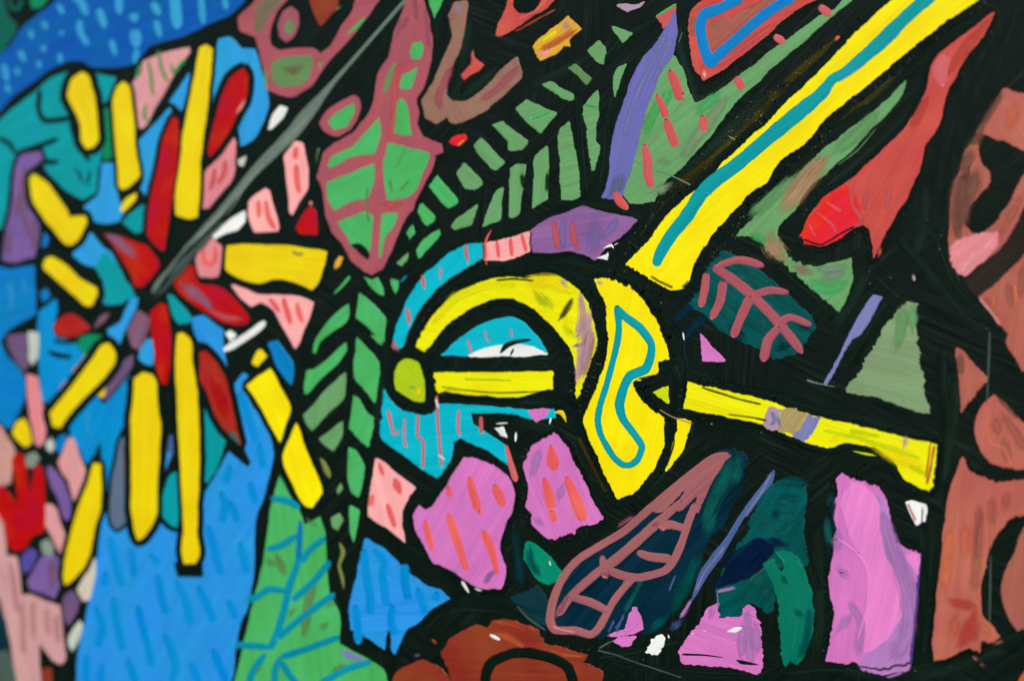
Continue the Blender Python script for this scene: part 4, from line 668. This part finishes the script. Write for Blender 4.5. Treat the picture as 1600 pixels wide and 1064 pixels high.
strokes('black_crack', 'K', '23', '1060,895,16 1200,900,10 1320,915,6;1400,930,10 1440,945,26 1540,960,8', 12, 1.8, p); stroke('white_glint', 'W', '23', '1345,755,10 1390,745,34 1440,730,20', 20, 1.9, p); strokes('white_glint', 'W', '23', '1190,748 1215,750;1120,765 1140,768', 8, 1.9, p)
patch('dark_teal_notch', 'TD', '23', '1292,540 1400,500 1474,470 1475,590 1440,612 1430,662 1360,662 1290,680', 1.0, rough=1.5); stroke('orchid_fleck', 'LV', '23', '1280,505 1330,495 1395,478', 20, 1.4, dry=True); stroke('lilac_fleck', 'BP', '23', '1284,500 1286,600', 10, 1.4, dry=True)
patch('white_chip', 'W', '23', '838,880 870,800 932,783 942,832 910,892', 1.2, rough=2.5); stroke('white_fleck', 'W', '23', '975,770 982,795', 14, 1.2)
strokes('grey_scratch', 'GC', '23', '530,870,14 650,900,12 800,955,8 1060,1040,10;540,860,20 600,825,12 650,805,8;30,590,6 100,670,14 210,745,8;1480,440,8 1600,340,12', 10, 1.0, None);
strokes('grey_scratch', 'KL', '21', '1062,1010,8 1075,1064,12 1100,1240,14 1160,1270,14 1280,1300,6', 10, 1.6); stroke('white_fleck', 'W', '21', '1068,1010 1075,1060', 12, 2.4); stroke('grey_scratch', 'TNC', '22', '920,430 1000,475 1130,520', 10, 1.9, dry=True)
strokes('grey_scratch', 'GS', '32', '240,245,8 300,265,10 420,290,4;820,370,4 860,380,14', 8, 1.6); strokes('grey_scratch', 'KL', '31', '700,620 860,670;680,670 820,800;480,820 300,960;1040,320 1090,400', 8, 0.8, None); stroke('lilac_fleck', 'LA', '31', '905,650,14 915,690,26', 20, 1.2); strokes('grey_scratch', 'KL', '30', '1540,150 1400,420 1300,640;330,780 320,940;1440,430 1330,600', 6, 0.8, None)
strokes('grey_scratch', 'KL', '33', '300,780 250,1064;590,960 560,1064;1150,880 1200,960', 8, 0.8, None); strokes('ochre_edge', 'OL', '20', '1400,880 1350,850;1540,760 1560,745', 10, 0.8, None); strokes('rust_edge', 'OR2', '23', '0,690 60,710 150,750;220,860 330,900 440,910', 14, 1.5, r1, dry=True)


# more of the dark teal ground between the wing, the streak and the orchid panel
x_ = patch('dark_teal_ground', 'TD', '23', '1290,482 1450,430 1600,305 1720,250 1830,235 1838,330 1760,300 1690,320 1640,420 1640,620 1590,640 1560,600 1480,560 1440,500 1300,545', 0.7, rough=2.4, ang=50); strokes('teal_streak', 'TE', '23', '1480,480 1600,380 1740,290;1560,560 1620,460', 50, 1.1, x_, dry=True)
strokes('teal_fringe', 'TE', '32', '395,960 400,1064;370,1100 385,1300;410,1010 420,1150', 50, 1.35, dry=True); strokes('navy_streak', 'NB', '23', '1300,340 1440,260 1560,180;1240,470 1400,400', 60, 1.3, dry=True)
# directional brushing in the black, its sheen painted in as lighter green-black
KS = [('21', '80,600 300,560 500,580 720,700 900,860 1000,1000'), ('21', '500,700 560,860 570,1000 540,1150'), ('22', '1000,20 1020,150 1060,240'), ('22', '430,100 380,300 420,480 520,700 600,900'), ('22', '560,100 520,260 450,420'),
      ('22', '1000,560 980,720 900,860 780,980'), ('22', '1120,220 1400,290 1700,350 2000,440 2300,510 2620,600'), ('22', '1150,500 1500,560 1800,640 2100,680 2350,800'), ('21', '950,140 1040,20 1200,-100 1400,-290 1600,-480'),
      ('21', '1250,480 1400,330 1600,150 1800,-20'), ('30', '200,960 500,760 760,560 1000,330 1280,100'), ('30', '380,1180 560,1020 800,820 960,600 1040,300'), ('30', '1440,220 1320,450 1220,640 1140,900 1100,1200'), ('30', '1540,60 1420,440 1300,700 1180,1000'),
      ('31', '1000,100 960,400 900,560'), ('31', '800,420 1000,640 1200,900 1400,1064'), ('31', '900,300 1060,420 1180,700 1420,960'), ('31', '620,620 540,800 400,1000'), ('31', '760,800 640,1020 500,1250'), ('32', '1080,40 1090,300 1110,520 1060,800'), ('32', '1150,200 1160,500 1090,900'),
      ('33', '1020,20 1000,300 980,600 950,900'), ('33', '980,100 970,400 950,700'), ('33', '300,100 320,400 320,700 290,900'), ('33', '240,40 260,300 330,500'), ('33', '100,1030 400,1010 700,1030 1000,980 1300,900 1580,780'), ('33', '900,1050 1200,960 1500,850'),
      ('23', '600,940 900,1000 1200,1030 1600,1040'), ('23', '520,900 800,860 1040,800'), ('20', '1060,120 1050,300 1120,500 1160,620 1300,560 1500,420'), ('20', '700,440 620,700 590,1000 560,1200'), ('20', '560,420 700,250 900,140'), ('20', '100,560 300,460 500,340'), ('20', '400,560 420,900 450,1200'),
      ('10', '1150,60 1150,300 1060,540'), ('10', '1330,120 1290,400 1250,600 1350,560 1500,420'), ('10', '450,560 620,330 860,80'), ('11', '900,1000 1100,740 1350,600 1560,590'), ('12', '700,50 780,300 740,600'), ('13', '1000,200 1200,400 1400,560'), ('13', '1200,600 1400,600 1580,620'), ('22', '20,520 200,540 330,620 460,850'), ('21', '20,350 240,270 440,200 700,220'), ('31', '20,580 200,740 420,920'), ('31', '120,560 260,610 480,590'), ('22', '20,140 260,130'), ('22', '20,370 280,370')]
for i, (t, q) in enumerate(KS):
    stroke('black_brush_sheen', ('KG', 'KL')[i % 3 == 2], t, q, 46 + 14 * (i % 3), 0.45, dry=True)
    P = pts_of(t, q); dx, dy = P[-1][1] - P[0][1], P[0][0] - P[-1][0]; L = math.hypot(dx, dy); e_ = (5 if i % 2 else -5)
    ribbon('black_bristle', 'KL', smooth_open([(p[0] + dx / L * e_, p[1] + dy / L * e_, 3.2) for p in P], 3.0), 0.62, None, dry=True)
strokes('brown_area', 'TB', '31', '1200,20 1190,200 1170,400;1250,0 1220,200 1200,380;1320,-20 1290,80 1240,220', 90, 1.4, tm, dry=True); strokes('brown_area', 'TB', '30', '1300,920 1250,1000 1210,1080', 70, 1.5, tm, dry=True)
patch('brown_core', 'BR', '20', '1235,130 1400,95 1560,20 1640,-60 1960,-60 1750,0 1600,20 1440,170 1330,260 1255,330 1215,200', 1.75, a, rough=2, ang=35)
strokes('lime_streak', 'YG', '11', '1100,960,40 1250,800,60 1450,720,50 1640,710,50', 50, 2.2, A_, dry=True)
strokes('green_streak', 'G2', '30', '700,690,60 560,840,80 400,960,60;180,1090,50 40,1220,70 -120,1360,70', 60, 1.45, l_, dry=True)

# stray flecks of yellow and olive spattered over the black beside the yellow strokes
def flecks(key, bands, count):
    rnd = random.Random(5); vs = []; fs = []; uvs = []
    for _ in range(count):
        t, a_, b_, w = rnd.choice(bands); (ax, ay), (bx, by) = pts_of(t, a_ + ' ' + b_); u = rnd.random()
        x = ax + (bx - ax) * u + rnd.gauss(0, w); y = ay + (by - ay) * u + rnd.gauss(0, w)
        s1 = rnd.uniform(0.25, 0.8); an = rnd.uniform(0, 6.28); k0 = len(vs); m = 5
        for q in range(m):
            rr_ = s1 * rnd.uniform(0.6, 1.3); X, Z = at(x + math.cos(an + q * 1.257) * rr_ * 1.5, y + math.sin(an + q * 1.257) * rr_, 0.00014)
            vs.append((X, -0.00014, Z)); uvs.append((X, Z))
        fs.append(tuple(k0 + q for q in range(m)))
    o = add_mesh('paint_flecks', vs, fs, uvs, paint(key), root); o['kind'] = 'stuff'; return o
flecks('OL', [('20', '1150,1064', '1600,640', 11), ('30', '0,640', '640,80', 9), ('30', '120,1000', '900,360', 11), ('21', '760,480', '1120,60', 10), ('21', '1150,600', '1560,180', 9)], 190)
flecks('YL', [('20', '1250,1000', '1600,690', 5), ('30', '100,960', '500,640', 6), ('22', '440,420', '640,960', 4), ('22', '900,420', '1700,600', 7), ('21', '720,600', '960,780', 6), ('21', '900,800', '1000,1064', 5)], 36)
flecks('GS', [('31', '600,600', '1000,900', 12), ('33', '300,900', '1400,960', 10), ('31', '960,300', '1400,1000', 10), ('23', '200,820', '900,980', 8)], 36)

strokes('brown_edge', 'TB', '30', '1490,570 1400,720 1310,860 1240,960;1340,870 1270,930', 44, 1.1, dry=True)
stroke('terracotta_edge', 'TC2', '30', '1640,980 1660,1100 1600,1200', 60, 1.0, dry=True)
patch('black_end', 'K', '03', '1092,330 1130,300 1262,300 1266,410 1110,408', 1.9)

strokes('teal_streak', 'TE', '22', '1380,740,40 1330,860,80 1240,1000,60;1420,760 1380,900', 60, 1.3, nv, dry=True); strokes('teal_streak', 'TD', '23', '1000,640,60 1100,430,80 1180,260,60;860,740,40 960,660,60', 60, 1.1, nv, dry=True)
strokes('teal_streak', 'TD', '32', '60,900 150,880 250,900;40,1000 200,980', 60, 1.2, dry=True); strokes('navy_streak', 'NV', '21', '1180,800 1080,880 1000,960;1220,900 1120,1000 1080,1080', 60, 0.7, dry=True); strokes('navy_streak', 'DT', '23', '20,100 40,300 60,480;120,480 180,520', 60, 0.7, dry=True)
